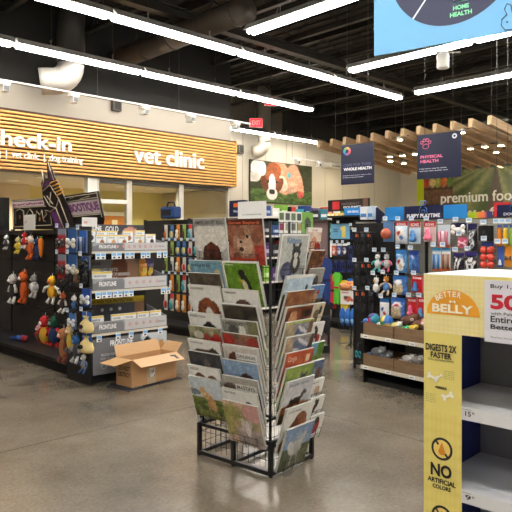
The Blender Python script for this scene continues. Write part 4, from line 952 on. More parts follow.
for i in range(12):                                  # empty hooks across the panel
    for zz_ in (.62, .95, 1.25):
        MB().tube([(-.75-.22*i, .5, zz_), (-.75-.22*i, .3, zz_-.01), (-.75-.22*i, .292, zz_+.006)], .003, (64, 64, 66), 'metal', 4).build('peg_hook', lg)
# things on top of the gondola
x, zt = GF.hit(20, 215, .3); x1 = GF.hit(31.5, 215, .3)[0]; zb = GF.hit(26, 230, .3)[1]
t = thing('price_sign', 'white paper sign with red figures clipped before the spooky left sign', 'sign', GF, x, .35, zb)
MB().box(0, x1-x, 0, .004, 0, zt-zb, (214, 212, 208), 'paper').text('2 / $10', .03, .1, .09, .13, -.001, (200, 70, 70), bold=.02).build('card', t)
MB().tube([(.06, .01, .0), (.06, .06, -.03), (.06, .12, -.04)], .004, (120, 120, 120)).build('clip_arm', t)
def cut(F, y, pts): return [F.hit(px, py, y) for px, py in pts]
def cutout(name, label, y, back, parts_, col=(18, 16, 20), th=.012):
    P = cut(GF, y, back); x0 = min(p[0] for p in P); z0 = min(p[1] for p in P)
    t = thing(name, label, 'sign', GF, x0, y, z0)
    MB().prism([(p[0]-x0, p[1]-z0) for p in P], 0, th, col, 'print').build('board', t)
    return t, x0, z0
def strokes(t, name, x0, z0, y, segs, r, col, part_y=-.003):
    m = MB()
    for s_ in segs:
        P = cut(GF, y, s_); m.tube([(p[0]-x0, part_y, p[1]-z0) for p in P], r, col, 'print', 5)
    m.build(name, t)
CRM, PUR = (176, 166, 140), (92, 42, 106)
yq = .53
t, x0, z0 = cutout('spooky_sign', 'black haunted sign board with cream outlines and purple lettering, left of the house', yq, [(12, 200), (50, 197.5), (57, 223), (57, 229.5), (13, 229.5)], None)
strokes(t, 'outline', x0, z0, yq, [[(13, 201), (49, 198.5)], [(13, 201), (14, 227), (51, 225)], [(49, 198.5), (52, 225)], [(14, 208), (50, 206)], [(16, 224), (16, 211), (20, 209), (24, 211), (24, 224)], [(27, 224), (27, 214), (30, 209), (33, 213), (33, 224)], [(36, 223), (37, 211), (40, 215), (42, 210), (44, 222)], [(46, 222), (43, 219), (47, 214), (45, 210), (49, 211)]], .007, CRM)
P = cut(GF, yq, [(13, 202), (44, 200.3), (44.5, 205.3), (13.5, 207)])
MB().prism([(p[0]-x0, p[1]-z0) for p in P], -.004, -.001, (200, 190, 190), 'print').text('BrewCaPurrals', P[0][0]-x0+.01, P[1][0]-x0-.01, P[3][1]-z0+.008, P[1][1]-z0-.012, -.0045, (120, 34, 96), bold=.04).build('title_band', t)
for px_, py_ in ((20, 217), (30, 217), (40, 219)): p = GF.hit(px_, py_, yq); MB().disc(p[0]-x0, p[1]-z0, .02, .03, -.003, (206, 130, 70)).build('pumpkin', t)

t, x0, z0 = cutout('spooky_sign', 'tilted black sign board with purple boutique lettering, right of the house', yq, [(63, 196), (98, 191), (104, 218), (102, 229.5), (68, 229.5)], None)
strokes(t, 'outline', x0, z0, yq, [[(64, 198), (97, 193), (102, 217)], [(66, 202), (98, 197.5)], [(71, 217), (101, 214)], [(70, 199), (74, 197.5)], [(80, 199), (90, 196)]], .006, CRM)
P = cut(GF, yq, [(66, 203), (98, 199), (101, 213), (71, 216)])
mm = MB().prism([(p[0]-x0, p[1]-z0) for p in P], -.004, -.001, (170, 160, 158), 'print')
M = Matrix.Identity(4); ax = P[0]; bx_ = P[1]; cx_ = P[3]
M = Matrix(((bx_[0]-ax[0], 0, ax[0]-cx_[0], cx_[0]-x0), (0, 1, 0, 0), (bx_[1]-ax[1], 0, ax[1]-cx_[1], cx_[1]-z0), (0, 0, 0, 1)))
mm.text('BOOTIQUE', .06, .96, .14, .86, -.0045, (104, 36, 110), bold=.05, M=M); mm.build('title_band', t)
t, x0, z0 = cutout('haunted_house_cutout', 'black and purple haunted house cutout with pointed towers, on the plush gondola', yq-.03, [(41, 168), (44, 176), (45.5, 179), (48, 178), (47, 170), (46.5, 158.5), (49, 164), (52, 170), (55, 178), (57, 181), (64, 197), (70, 212), (76, 229.5), (55, 229.5), (50, 214), (43, 200), (42, 190), (41, 183), (43, 179)], None, (22, 18, 24))
strokes(t, 'outline', x0, z0, yq-.03, [[(42, 170), (44, 180), (42, 188)], [(48, 162), (54, 180)], [(43, 191), (50, 185), (59, 199), (56, 208), (50, 206), (44, 196)], [(50, 212), (56, 208), (64, 228)], [(59, 199), (70, 228)], [(47, 196), (53, 204)], [(51, 192), (50, 204)]], .0075, CRM)
m = MB()
for a_, b_ in (((50, 183.5), (57, 180.5)), ((52, 186.5), (59.5, 183.5)), ((54, 189.5), (61, 186.5)), ((55.5, 192.5), (62.5, 189.5)), ((57, 195.5), (64, 192.5))):
    P = cut(GF, yq-.03, [a_, b_]); m.tube([(p[0]-x0, -.003, p[1]-z0) for p in P], .011, (206, 150, 60), 'print', 5)
m.build('roof_tiles', t)
m = MB()
for poly in ([(51, 213), (55, 211), (60, 220), (62, 228.5), (57, 228.5)], [(44, 186), (47, 181), (50, 181), (47, 186)], [(49, 168), (51, 172), (54, 179), (51.5, 180)]):
    P = cut(GF, yq-.03, poly); m.prism([(p[0]-x0, p[1]-z0) for p in P], -.004, -.001, PUR, 'print')
m.build('purple_windows', t)

# ================================================================== endcap with grey trays
EW = .97
ec = thing('endcap_shelving', 'black endcap shelving with four tiers of grey flea treatment trays', 'store shelving', EF, 0, 0, 0)
MB().box(0, EW, .45, .48, 0, 1.70, (22, 22, 24), 'powder').build('back_panel', ec)
MB().box(-.0, EW, .05, .45, 0, .10, (14, 14, 15), 'matte').build('kick_plate', ec)
GREY = (128, 130, 136)
lev = [EF.hit(95, 251, 0)[1], EF.hit(95, 290.5, 0)[1], EF.hit(95, 334, 0)[1]]
for z in lev:
    s_ = MB().box(0, EW, .01, .45, z-.028, z, (30, 30, 32), 'powder').build('shelf', ec)
    MB().box(0, EW, 0, .01, z-.03, z-.004, (206, 200, 184), 'paper').build('price_channel', s_)
pt0 = None
def ptag(px, z):
    global pt0
    x = EF.hit(px, 250, 0)[0]
    if pt0 is None: pt0 = MB().box(-.03, .03, -.004, -.001, -.07, 0, (232, 236, 240), 'paper').box(-.024, .024, -.0045, -.004, -.035, -.006, (120, 180, 228), 'paper').box(-.014, .014, -.0045, -.004, -.062, -.045, (60, 64, 70), 'paper').build('price_tag', ec, (x, 0, z-.02))
    else:
        c = pt0.copy(); C.objects.link(c); c.location = (x, 0, z-.02)
for px in (98, 103, 114, 119, 127, 132, 143, 148, 159, 165): ptag(px, lev[0])
for px in (98, 104, 109, 115, 120, 126, 131, 163, 168): ptag(px, lev[1])
for px in (99, 118, 131, 145, 160): ptag(px, lev[2])
def tray(label, z, liph, headh, head, extra, title=True):
    t = thing('display_tray', label, 'display tray', EF, .01, .006, z)
    W = EW-.02
    MB().box(0, W, 0, .40, 0, .006, GREY, 'paper').build('floor_board', t)
    m = MB(); m.box(0, W, 0, .005, .006, liph, (150, 152, 156), 'paper')
    def lip(u, v):
        if u < .42: return (124, 126, 132) if v < .55+.4*math.sin(u*6) else (168, 170, 174)
        return (196, 196, 198)
    m.panel(0, W, .004, liph, -.0006, 50, 6, lip, 'print')
    m.text('FRONTLINE', W*.08, W*.3, liph*.3, liph*.72, -.001, (240, 240, 242), bold=.03).text('FRONTLINE', W*.88, W*.97, liph*.4, liph*.56, -.001, (90, 90, 120), bold=.02)
    for k in range(5 if liph > .1 else 8):
        x = W*(.48+.095*k) if liph > .1 else W*(.32+.075*k)
        m.disc(x, liph*.52, .017, .017, -.0012, (190, 60, 70), n=12, d=.0006).disc(x, liph*.52, .012, .012, -.0022, (226, 222, 222), n=12, d=.0006).disc(x, liph*.52, .006, .006, -.0032, (120, 40, 48), n=8, d=.0006)
    m.build('front_lip', t)
    for x in (0, W-.005): MB().add([(x, 0, 0), (x, .4, 0), (x, .4, liph*1.8), (x, 0, liph), (x+.005, 0, 0), (x+.005, .4, 0), (x+.005, .4, liph*1.8), (x+.005, 0, liph)], [(0, 3, 2, 1), (4, 5, 6, 7), (0, 1, 5, 4), (3, 7, 6, 2), (1, 2, 6, 5), (0, 4, 7, 3)], (140, 142, 148), 'paper').build('side_lip', t)
    if headh:
        m = MB().box(0, W*.93, .36, .365, .0, headh, (70, 72, 76), 'paper').panel(0, W*.93, .0, headh, .3595, 44, 18, head, 'print'); extra(m, W, headh); m.build('header_card', t)
    return t
def h1(u, v):
    if u > .6: return (66, 66, 72) if (u-.78)**2/.016+(v-.6)**2/.1 > 1 else ((206, 150, 130) if v > .5 else (90, 60, 54))
    if u > .34: return (70, 72, 78)
    return (116, 118, 122)
tray('top grey tray with hanging two rows of small flea packs', lev[0], .085, .29, h1, lambda m, W, H_: m.text('FRONTLINE', .02, W*.33, H_*.76, H_*.94, .358, (240, 240, 240), bold=.03).text('GOLD', W*.38, W*.56, H_*.7, H_*.94, .358, (226, 226, 226), bold=.03))
def h2(u, v):
    if ((u-.62)/.13)**2+((v-.6)/.5)**2 < 1: return (150, 92, 66)
    if ((u-.78)/.12)**2+((v-.5)/.6)**2 < 1: return (216, 172, 146)
    if u > .9: return (140, 170, 120)
    return (140, 140, 142) if v < .72 else (156, 156, 156)
def e2(m, W, H_):
    m.text('FRONTLINE', .12, .3, H_*.8, H_*.9, .358, (50, 50, 54), bold=.02)
    for k, s_ in enumerate(('THE BRAND VETS', 'HAVE TRUSTED FOR', 'OVER 20 YEARS')): m.text(s_, .1+.02*k, W*.55, H_*(.56-.17*k), H_*(.68-.17*k), .358, (240, 240, 238), bold=.02)
    m.box(W*.55, W*.72, .356, .358, H_*.38, H_*.5, (236, 232, 228), 'paper', Matrix.Identity(4))
tray('second grey tray whose header shows hands on a dog', lev[1], .12, .31, h2, e2)
def h3(u, v):
    if v > .8: return (226, 200, 50)
    if u > .86: return (150, 110, 84)
    if u < .12: return (120, 96, 70)
    return (78, 80, 86)
tray('third grey tray with a yellow strip along its header', lev[2], .12, .33, h3, lambda m, W, H_: [m.text('FLEA AND TICK PROTECTION', W*.16, W*.76, H_*.83, H_*.93, .358, (60, 60, 40), bold=.02)]+[m.disc(W*(.34+.12*k), H_*.6, .02, .02, .3585, (200, 200, 204), n=12) for k in range(3)])
mb0 = {}
def medbox(x, y, z, w, h, hue, label, grp):
    k = (round(w, 3), hue)
    if k not in mb0:
        t = thing('treatment_box', label, 'box', EF, x, y, z, group=grp)
        MB().bbox(0, w, 0, .025, 0, h, (236, 237, 238), 'print', .002).build('carton', t)
        def fn(u, v):
            if v > .88: return (236, 206, 80)
            if ((u-.6)/.2)**2+((v-.35)/.25)**2 < 1: return {'brown': (160, 104, 66), 'blue': (90, 130, 180), 'black': (44, 44, 46), 'tan': (216, 160, 100)}[hue]
            return (236, 238, 240)
        MB().panel(.002, w-.002, .002, h-.002, -.0006, 14, 14, fn, 'print').text('FRONTLINE', w*.1, w*.7, h*.68, h*.8, -.001, (90, 94, 104), bold=.02).build('front_print', t)
        mb0[k] = t
    else:
        t = copy_tree(mb0[k]); put(t, EF, x, y, z); t['label'] = label; t['group'] = grp
hn = {'brown': 'brown', 'blue': 'blue', 'black': 'black', 'tan': 'tan'}
z1 = lev[0]+.007
xs1 = [.06, .20, .335, .54, .70]; 
for i, x in enumerate(xs1):
    medbox(x, .25, z1+.085, .125, .135, ['black', 'brown', 'tan', 'brown', 'black'][i], 'white flea treatment pack in the top tray, %s from left in the back row' % ordn[i], 'flea packs in the top tray')
    medbox(x+.02, .06, z1+.04, .125, .125, ['brown', 'tan', 'brown', 'tan', 'black'][i], 'white flea treatment pack in the top tray, %s from left in the front row' % ordn[i], 'flea packs in the top tray')
MB().box(.05, .9, .24, .28, .006, .09, (120, 122, 128), 'paper').box(.05, .9, .05, .09, .006, .045, (120, 122, 128), 'paper').build('riser', bpy.data.objects['display_tray'])
medbox(.02, .2, lev[1]+.007, .19, .21, 'brown', 'tall white treatment box at the back left of the second tray', 'boxes in the second tray')
medbox(.03, .05, lev[1]+.007, .24, .185, 'blue', 'wide white treatment box with blue dog in the second tray', 'boxes in the second tray')
for i, (x, hu) in enumerate(((.02, 'brown'), (.27, 'tan'), (.43, 'blue'), (.6, 'black'), (.77, 'tan'))):
    medbox(x, .06, lev[2]+.007, .155, .17, hu, 'white treatment box with %s animal, %s from left in the third tray' % (hn[hu], ordn[i]), 'boxes in the third tray')
for x_, c1_, c2_, l_ in ((.80, (226, 140, 44), (240, 200, 80), 'orange'), (.885, (70, 50, 90), (226, 190, 60), 'purple and yellow')):
    t = thing('treat_bag', '%s pouch standing at the right of the second endcap tray' % l_, 'treat bag', EF, x_, .24, lev[1]+.007+.30)
    g_bag(t, .12, .29, c1_, art(c1_, [('e', .5, .6, .3, .2, 20, c2_), ('e', .5, .25, .3, .1, 0, (60, 90, 60))], .15), .02)
# bottom display case
t = thing('display_case', 'large grey printed case filling the bottom of the endcap', 'display case', EF, .01, .004, .10)
W = EW-.02; hh = lev[2]-.03-.07-.10+.04
def cfn(u, v):
    if u > .62+.12*(1-v) and v > .25:
        if ((u-.72)/.05)**2+((v-.7)/.22)**2 < 1: return (40, 38, 40)
        if ((u-.75)/.06)**2+((v-.42)/.14)**2 < 1: return (190, 140, 110)
        if ((u-.92)/.05)**2+((v-.55)/.2)**2 < 1: return (196, 146, 90)
        return (196, 206, 214)
    return (118, 120, 126)
m = MB().box(0, W, 0, .4, 0, hh, (110, 112, 118), 'paper').panel(0, W, 0, hh, -.001, 50, 22, cfn, 'print')
m.text('FRONTLINE', W*.22, W*.52, hh*.76, hh*.92, -.0018, (240, 240, 242), bold=.03).text('Plus', W*.38, W*.5, hh*.64, hh*.73, -.0018, (226, 226, 230), bold=.02)
m.text('TRUSTED FLEA AND TICK PROTECTION', W*.1, W*.6, hh*.5, hh*.57, -.0018, (220, 220, 224), bold=.02).text('FOR DOGS AND CATS', W*.1, W*.46, hh*.4, hh*.46, -.0018, (200, 200, 204), bold=.02)
for k in range(2): m.disc(W*(.14+.14*k), hh*.22, .032, .032, -.0012, (190, 190, 194)).disc(W*(.14+.14*k), hh*.22, .026, .026, -.0026, (118, 120, 126))
m.build('printed_case', t)

# side strip of the endcap: pegs with carded toys
sr = thing('side_strip_rack', 'narrow dark side strip rack of carded toys on the endcap left flank', 'display rack', GF, 0, 0, 0)
MB().box(-.49, 0, -.03, -.004, 0, 1.68, (30, 30, 32), 'powder').build('side_panel', sr)
SWF = Wall(sr, GF, -.12, -.035, (90, 90, 92))
def sgood(bb, kind, label, cat, fn, tag_=True, name=None): SWF.hang(bb, kind, label, cat, fn, 'toys on the side strip of the endcap', tag_, name)
for py, nm_ in ((228, 'top'), (254, 'second')):
    sgood((58, 66, py, py+24), 'carded_toy', 'grey and red carded toy in the %s row of the side strip' % nm_, 'dog toy', lambda t, w, h: g_card(t, w, h, (176, 40, 46), (60, 60, 64), 'bone', fn=lambda u, v: (140, 150, 170) if v > .7 else (170, 34, 40)))
    sgood((68, 77, py, py+24), 'carded_toy', 'blue carded white bone toy in the %s row of the side strip' % nm_, 'dog toy', lambda t, w, h: g_card(t, w, h, (48, 96, 160), (226, 222, 214), 'bone'))
sgood((79, 87, 230, 252), 'carded_toy', 'bright blue carded toy at top right of the side strip', 'dog toy', lambda t, w, h: g_card(t, w, h, (44, 104, 190), (40, 60, 110), 'tubes'))
sgood((81, 90, 256, 268), 'carded_toy', 'blue and black carded toy below the bright blue one', 'dog toy', lambda t, w, h: g_card(t, w, h, (52, 96, 160), (24, 26, 32), 'bone'))
sgood((82, 91, 288, 306), 'carded_toy', 'royal blue carded toy with white window on the side strip', 'dog toy', lambda t, w, h: g_card(t, w, h, (34, 80, 176), (200, 204, 206), 'bone', fn=lambda u, v: (206, 206, 208) if .15 < u < .85 and .1 < v < .5 else (34, 80, 176)))
for py, nm_ in ((311, 'upper'), (331, 'lower')):
    sgood((81, 92, py, py+21), 'money_sack_toy', 'cream plush money sack with black mark, %s of the two' % nm_, 'dog toy', lambda t, w, h: (g_sack(t, w, h, (222, 200, 140)), MB().box(-w*.42, w*.42, .003, .006, -h*.45, 0, (50, 100, 180), 'print').build('backing_card', t)))
def splush(bb, label, **k): sgood(bb, 'plush_toy', label, 'dog toy', lambda t, w, h: g_plush(t, h, **k), False)
splush((66, 74, 264, 285), 'dark plush figure with pale face and red nose on the side strip', body=(36, 34, 40), head=(226, 190, 170), limb=(40, 38, 44), muzzle=(200, 60, 60))
splush((73, 80, 266, 286), 'dark plush figure with a tan body beside the red nosed one', body=(110, 84, 60), head=(206, 190, 160), limb=(40, 38, 40))
splush((60, 67, 290, 312), 'red and white small plush in the middle of the side strip', body=(60, 40, 42), head=(206, 100, 60), limb=(226, 220, 214))
splush((71, 78, 293, 312), 'blue and white small plush in the middle of the side strip', body=(60, 96, 150), head=(226, 226, 222), limb=(40, 44, 52))
splush((60, 68, 324, 362), 'long brown plush dog low on the side strip', body=(160, 104, 66), head=(176, 116, 76), limb=(120, 60, 50), ears='long', long=True, spread=.5)
splush((66, 75, 322, 352), 'cream and yellow plush with grey legs low on the side strip', body=(206, 176, 60), head=(214, 186, 140), limb=(96, 92, 90), long=True)
splush((73, 80, 332, 362), 'blue headed grey plush low on the side strip', body=(70, 70, 74), head=(40, 90, 150), limb=(190, 190, 192), long=True)
splush((80, 88, 352, 372), 'grey and white plush at the bottom of the side strip', body=(130, 130, 132), head=(206, 206, 206), limb=(60, 90, 140))
sgood((69, 76, 312, 328), 'carded_toy', 'small blue and white carded toy above the low plush figures', 'dog toy', lambda t, w, h: g_card(t, w, h, (60, 120, 200), (220, 220, 220), 'bone'))
splush((82, 89, 270, 284), 'small black plush toy under the blue carded toy', body=(30, 30, 34), head=(60, 60, 64), limb=(26, 26, 30))
splush((60, 66, 276, 290), 'small dark plush spider toy left of the red nosed figure', body=(30, 28, 30), head=(70, 60, 60), limb=(22, 22, 24), spread=1.5)
# leaflet on the endcap top
t = thing('price_sign', 'white card with small red mark at the endcap left corner', 'sign', EF, -.025, -.002, 1.62)
MB().box(-.09, .085, 0, .004, .05, .145, (220, 218, 216), 'paper').text('SAVE', -.07, -.03, .08, .105, -.001, (200, 70, 70), bold=.02).build('card', t); MB().tube([(0, .008, 0), (0, .008, .07)], .004, (120, 120, 120)).build('clip', t)

# ================================================================== cardboard box on a dark mat
BX = Frame(-1.27, 6.36, 51); KR = (196, 152, 106); KRD = (176, 132, 88)
m = MB().bbox(-.09, .66, -.045, .31, 0, .010, (34, 36, 48), 'fabric', .004)
m.text('welcome', 0.0, .12, -.03, -.005, 0, (220, 220, 220), M=Matrix.Translation((0, 0, .0112)) @ Matrix.Rotation(-PI/2, 4, 'X') @ Matrix.Translation((0, 0, .0)))
o = m.build('floor_mat', None, BX.pt(0, 0), BX.a); tag(o, 'dark patterned mat lying flat under the open cardboard box', 'mat')
bx = thing('cardboard_box', 'open brown cardboard box standing before the grey endcap', 'box', BX, 0, 0, .012)
L_, D_, H_, q = .62, .255, .285, .005
m = MB(); m.box(0, L_, 0, q, 0, H_, KR, 'paper').box(0, L_, D_-q, D_, 0, H_, KR, 'paper').box(0, q, q, D_-q, 0, H_, KR, 'paper').box(L_-q, L_, q, D_-q, 0, H_, KR, 'paper').box(q, L_-q, q, D_-q, 0, q, KRD, 'paper')
m.box(.2, .32, -.0008, 0, .0, .17, (206, 184, 150), 'gloss')
m.build('carton_body', bx)
MB().panel(.225, .305, .07, .165, -.0016, 10, 10, lambda u, v: (232, 232, 230) if hsh(int(u*9), int(v*9)) > .25 or v > .8 else (60, 60, 62), 'paper').build('shipping_label', bx)
mt = MB(Matrix.Rotation(-PI/2, 4, 'Z')); 
mt.text('DO NOT', -D_*.86, -D_*.14, .16, .21, -.001, (60, 44, 36), bold=.03).text('DESTROY', -D_*.9, -D_*.1, .095, .145, -.001, (60, 44, 36), bold=.03); mt.build('warning_print', bx)
def flap(name, a, b_, out, ln, up, extra=None):       # hinge from a to b, folding along out
    a, b_, o_ = Vector(a), Vector(b_), Vector(out); d = (o_*math.cos(up)+Vector((0, 0, 1))*math.sin(up))*ln
    nrm = (b_-a).cross(d).normalized()*q; e = (b_-a).normalized()*.006
    vs = [a, b_, b_+d-e, a+d+e]; vs += [v+nrm for v in vs]
    m = MB().add(vs, [(0, 1, 2, 3), (7, 6, 5, 4), (0, 4, 5, 1), (1, 5, 6, 2), (2, 6, 7, 3), (3, 7, 4, 0)], (208, 166, 118), 'paper')
    if extra: extra(m, a, b_, d, nrm)
    m.build(name, bx)
def mark(m, a, b_, d, n_):
    e = (b_-a)
    def P(u, v, k=1.15): return a+e*u+d*v+n_*k
    for poly in ([(.78, .25), (.86, .3), (.86, .5), (.78, .45)], [(.84, .3), (.9, .32), (.9, .85), (.84, .8)]):
        vs = [P(*p) for p in poly]+[P(*p, -.15) for p in poly]; m.add(vs, [(0, 1, 2, 3), (7, 6, 5, 4)], (40, 34, 32), 'paper')
flap('flap', (0, 0, H_), (L_, 0, H_), (0, -1, 0), .15, -.42, mark)
flap('flap', (0, D_, H_), (0, 0, H_), (-1, 0, 0), .22, -.12)
flap('flap', (L_, D_, H_), (0, D_, H_), (0, 1, 0), .125, 1.2)
flap('flap', (L_, 0, H_), (L_, D_, H_), (1, 0, 0), .13, .75)
# ================================================================== puppy gondola on the right
RG = Frame(1.13, 6.65, -51.9)
rg = peg_gondola('puppy_gondola', 'tall pegboard shelving of puppy toys under the puppy playtime header', RG, -.52, 2.55, .46, 1.74, .44, .10, (150, 148, 138), 'pegboard', kick=False)
MB().box(0.0, 2.55, .06, .46, 0, .05, (12, 12, 13), 'matte').build('kick_plate', rg)
MB().box(-.52, .22, .452, .458, .1, 1.72, (26, 26, 28), 'powder').build('dark_panel', rg)
for nz, z in ((.19, .19), (.52, .52)):
    s_ = MB().box(0, 2.55, 0.0, .44, z-.03, z, (34, 34, 36), 'powder').build('shelf', rg)
    c_ = MB().box(0, 2.55, -.012, 0, z-.035, z+.003, (214, 208, 190), 'paper').build('price_channel', s_)
    for k in range(8):
        MB().box(.04+.3*k, .11+.3*k, -.015, -.012, z-.032, z, (238, 240, 242), 'paper').box(.05+.3*k, .1+.3*k, -.0155, -.015, z-.02, z-.012, (90, 94, 100), 'paper').build('price_tag', s_)
for x in (0.0, 1.2, 2.4): MB().box(x, x+.02, .02, .44, .0, .5, (22, 22, 24), 'powder').build('bracket', rg)
RWL = Wall(rg, RG, .36, .46)
cr0 = None
def crate(x, z, w, label, grp):
    global cr0
    if cr0 is None:
        t = thing('wooden_crate', label, 'crate', RG, x, .01, z, group=grp); cr0 = t
        CW_ = (128, 102, 76); hh = .125
        MB().box(0, w, 0, .012, 0, hh, CW_, 'wood').build('front_board', t); MB().box(0, w, .37, .382, 0, hh, CW_, 'wood').build('back_board', t)
        for xx in (0, w-.012): MB().box(xx, xx+.012, .012, .37, 0, hh, CW_, 'wood').build('side_board', t)
        MB().box(.012, w-.012, .012, .37, 0, .01, (100, 80, 58), 'wood').build('bottom_board', t)
    else:
        t = copy_tree(cr0); put(t, RG, x, .01, z); t['label'] = label; t['group'] = grp
CWD = .40
for k in range(4):
    crate(.02+k*(CWD+.015), .52, CWD, ['left end', 'second from left', 'third from left', 'fourth from left'][k]+' brown crate of toys on the upper shelf', 'crates of toys')
    crate(.02+k*(CWD+.015), .19, CWD, ['left end', 'second from left', 'third from left', 'fourth from left'][k]+' brown crate of grey plush on the lower shelf', 'crates of toys')
def inc(px, py, r, build, name, label, cat, z=None, y=.12, grp='loose toys in the crates'):
    x, zz_ = RG.hit(px, py, y); t = thing(name, label, cat, RG, x, y, zz_, group=grp); build(t, r*1.2); return t
def stripeball(cols):
    def b(t, r): MB().ell(0, 0, 0, r, r, r, cols[0], 'gloss', 16, 10, cfn=lambda x, y, z: cols[int(((math.atan2(z, x)+PI)/(2*PI))*len(cols)) % len(cols)]).build('ball', t)
    return b
def lyplush(body, head, limb):
    def b(t, r):
        MB().ell(0, 0, 0, r*1.2, r*.8, r*.7, body, 'fabric', 12, 8).build('body', t)
        h = MB().ell(r*1.1, -r*.3, r*.45, r*.6, r*.55, r*.55, head, 'fabric', 12, 8).ell(r*1.1, -r*.85, r*.35, r*.28, r*.2, r*.22, mixc(head, (255, 255, 255), .5), 'fabric').build('head', t)
        for s_ in (-1, 1): MB().ell(r*1.1+s_*r*.45, -r*.2, r*.85, r*.2, r*.15, r*.25, mixc(head, (0, 0, 0), .2), 'fabric').build('ear', h)
        for s_ in (-1, 1): MB().tube([(s_*r*.7, -r*.3, -r*.2), (s_*r*1.3, -r*.8, -r*.35)], r*.22, limb, 'fabric', 8).build('leg', t)
    return b
inc(373.5, 319, .055, stripeball([(210, 60, 110), (60, 160, 190), (40, 50, 120)]), 'toy_ball', 'pink teal and navy striped ball in the left upper crate', 'ball')
inc(387, 322, .062, stripeball([(60, 150, 80), (226, 200, 50), (40, 110, 190), (226, 200, 50)]), 'toy_ball', 'green yellow and blue ball between the upper crates', 'ball')
inc(381, 325, .04, lyplush((206, 206, 204), (226, 224, 220), (190, 190, 190)), 'plush_toy', 'small white plush toy lying in the left upper crate', 'dog toy')
inc(396, 326, .045, lyplush((220, 206, 120), (226, 222, 214), (200, 200, 196)), 'plush_toy', 'pale yellow and white plush toy in the second upper crate', 'dog toy')
inc(405, 329, .035, lyplush((40, 150, 90), (60, 170, 100), (206, 206, 204)), 'plush_toy', 'small green plush toy in the second upper crate', 'dog toy', y=.08)
inc(413, 328, .035, lyplush((226, 186, 50), (230, 196, 70), (40, 44, 60)), 'plush_toy', 'small yellow plush toy in the second upper crate', 'dog toy', y=.08)
inc(409, 321, .07, lyplush((96, 62, 48), (104, 68, 52), (92, 58, 44)), 'plush_toy', 'large dark brown plush toy at right of the upper crates', 'dog toy', y=.2)
inc(420, 325, .06, lyplush((110, 74, 60), (226, 160, 156), (96, 60, 50)), 'plush_toy', 'brown plush with pink nose beside the yellow display', 'dog toy', y=.14)
inc(367, 321, .035, lyplush((70, 120, 190), (206, 206, 210), (60, 90, 160)), 'plush_toy', 'small blue and white plush at the left end crate', 'dog toy')
inc(378, 352, .06, lyplush((136, 138, 144), (150, 152, 158), (110, 130, 160)), 'plush_toy', 'grey plush elephant lying in the left lower crate', 'dog toy')
inc(386, 356, .05, lyplush((110, 114, 120), (130, 134, 140), (96, 110, 130)), 'plush_toy', 'darker grey plush at the right of the left lower crate', 'dog toy')
inc(408, 359, .05, lyplush((200, 196, 192), (216, 212, 206), (180, 176, 172)), 'plush_toy', 'off white plush toy in the second lower crate', 'dog toy')
inc(417, 360, .05, lyplush((176, 172, 168), (190, 186, 182), (150, 148, 146)), 'plush_toy', 'grey white plush toy right in the second lower crate', 'dog toy')
RGP = 'hanging goods on the puppy pegboard'
def rgood(bb, kind, label, cat, fn, tag_=True): RWL.hang(bb, kind, label, cat, fn, RGP, tag_)
blob = lambda bg, cols: art(bg, [('e', .5, .45, .34, .36, 0, cols[0]), ('e', .38, .6, .14, .14, 0, cols[1 % len(cols)]), ('e', .62, .35, .14, .14, 0, cols[2 % len(cols)])], .15, 10)
rgood((383.5, 394, 221, 241), 'carded_ball', 'brown orange ball on a blue and red card, top row', 'dog toy', lambda t, w, h: g_card(t, w, h, (90, 130, 180), (196, 96, 66), 'ball'))
rgood((395.5, 407.5, 221, 243), 'treat_bag', 'white bag with red label in the top row left', 'treat bag', lambda t, w, h: g_bag(t, w, h, (200, 40, 46), blob((206, 220, 236), [(236, 226, 220), (200, 60, 60), (70, 120, 190)]), .03, 'KONG'))
rgood((409.5, 420.5, 221, 243), 'carded_toy', 'red topped card with a blue rubber toy, top row', 'dog toy', lambda t, w, h: g_card(t, w, h, (226, 226, 230), (70, 130, 190), 'kong', 'KONG', fn=lambda u, v: (196, 36, 42) if v > .7 else (196, 216, 232)))
rgood((424, 436, 221, 241), 'carded_toy', 'red and white card with a pink rubber toy, top row', 'dog toy', lambda t, w, h: g_card(t, w, h, (226, 226, 230), (232, 120, 150), 'kong', 'KONG', fn=lambda u, v: (196, 36, 42) if v > .7 else (226, 200, 196)))
rgood((438, 450, 224, 247), 'carded_toy', 'white card with teal and pink chew sticks, top row', 'dog toy', lambda t, w, h: g_card(t, w, h, (220, 226, 230), (220, 130, 150), 'tubes', fn=lambda u, v: (226, 110, 50) if v < .12 else (206, 220, 230)))
rgood((451.5, 467, 222, 233), 'carded_toy', 'wide navy pack with a white bone shape in the top row', 'dog toy', lambda t, w, h: g_card(t, w, h, (34, 36, 70), (236, 234, 230), 'bone'))
rgood((458, 467, 236, 247), 'carded_toy', 'small pink card under the wide navy bone pack', 'dog toy', lambda t, w, h: g_card(t, w, h, (210, 100, 130), (236, 180, 196), 'bone'))
rgood((468, 477, 223, 250), 'treat_bag', 'tall navy bag with white swirl at the top row', 'treat bag', lambda t, w, h: g_bag(t, w, h, (40, 34, 90), art((24, 22, 44), [('e', .5, .7, .3, .12, 20, (220, 220, 220)), ('e', .5, .7, .18, .06, 20, (24, 22, 44)), ('e', .5, .45, .3, .12, -20, (220, 220, 220)), ('e', .5, .45, .18, .06, -20, (24, 22, 44)), ('e', .5, .2, .3, .1, 20, (220, 220, 220)), ('e', .5, .2, .18, .05, 20, (24, 22, 44))]), .025))
rgood((480, 494, 225, 240), 'mesh_muzzle', 'black mesh toy in the top row at the far right', 'dog toy', lambda t, w, h: g_pack(t, w, h, (24, 24, 26), blob((28, 28, 30), [(14, 14, 16), (60, 60, 64), (40, 40, 44)]), 'fabric'))
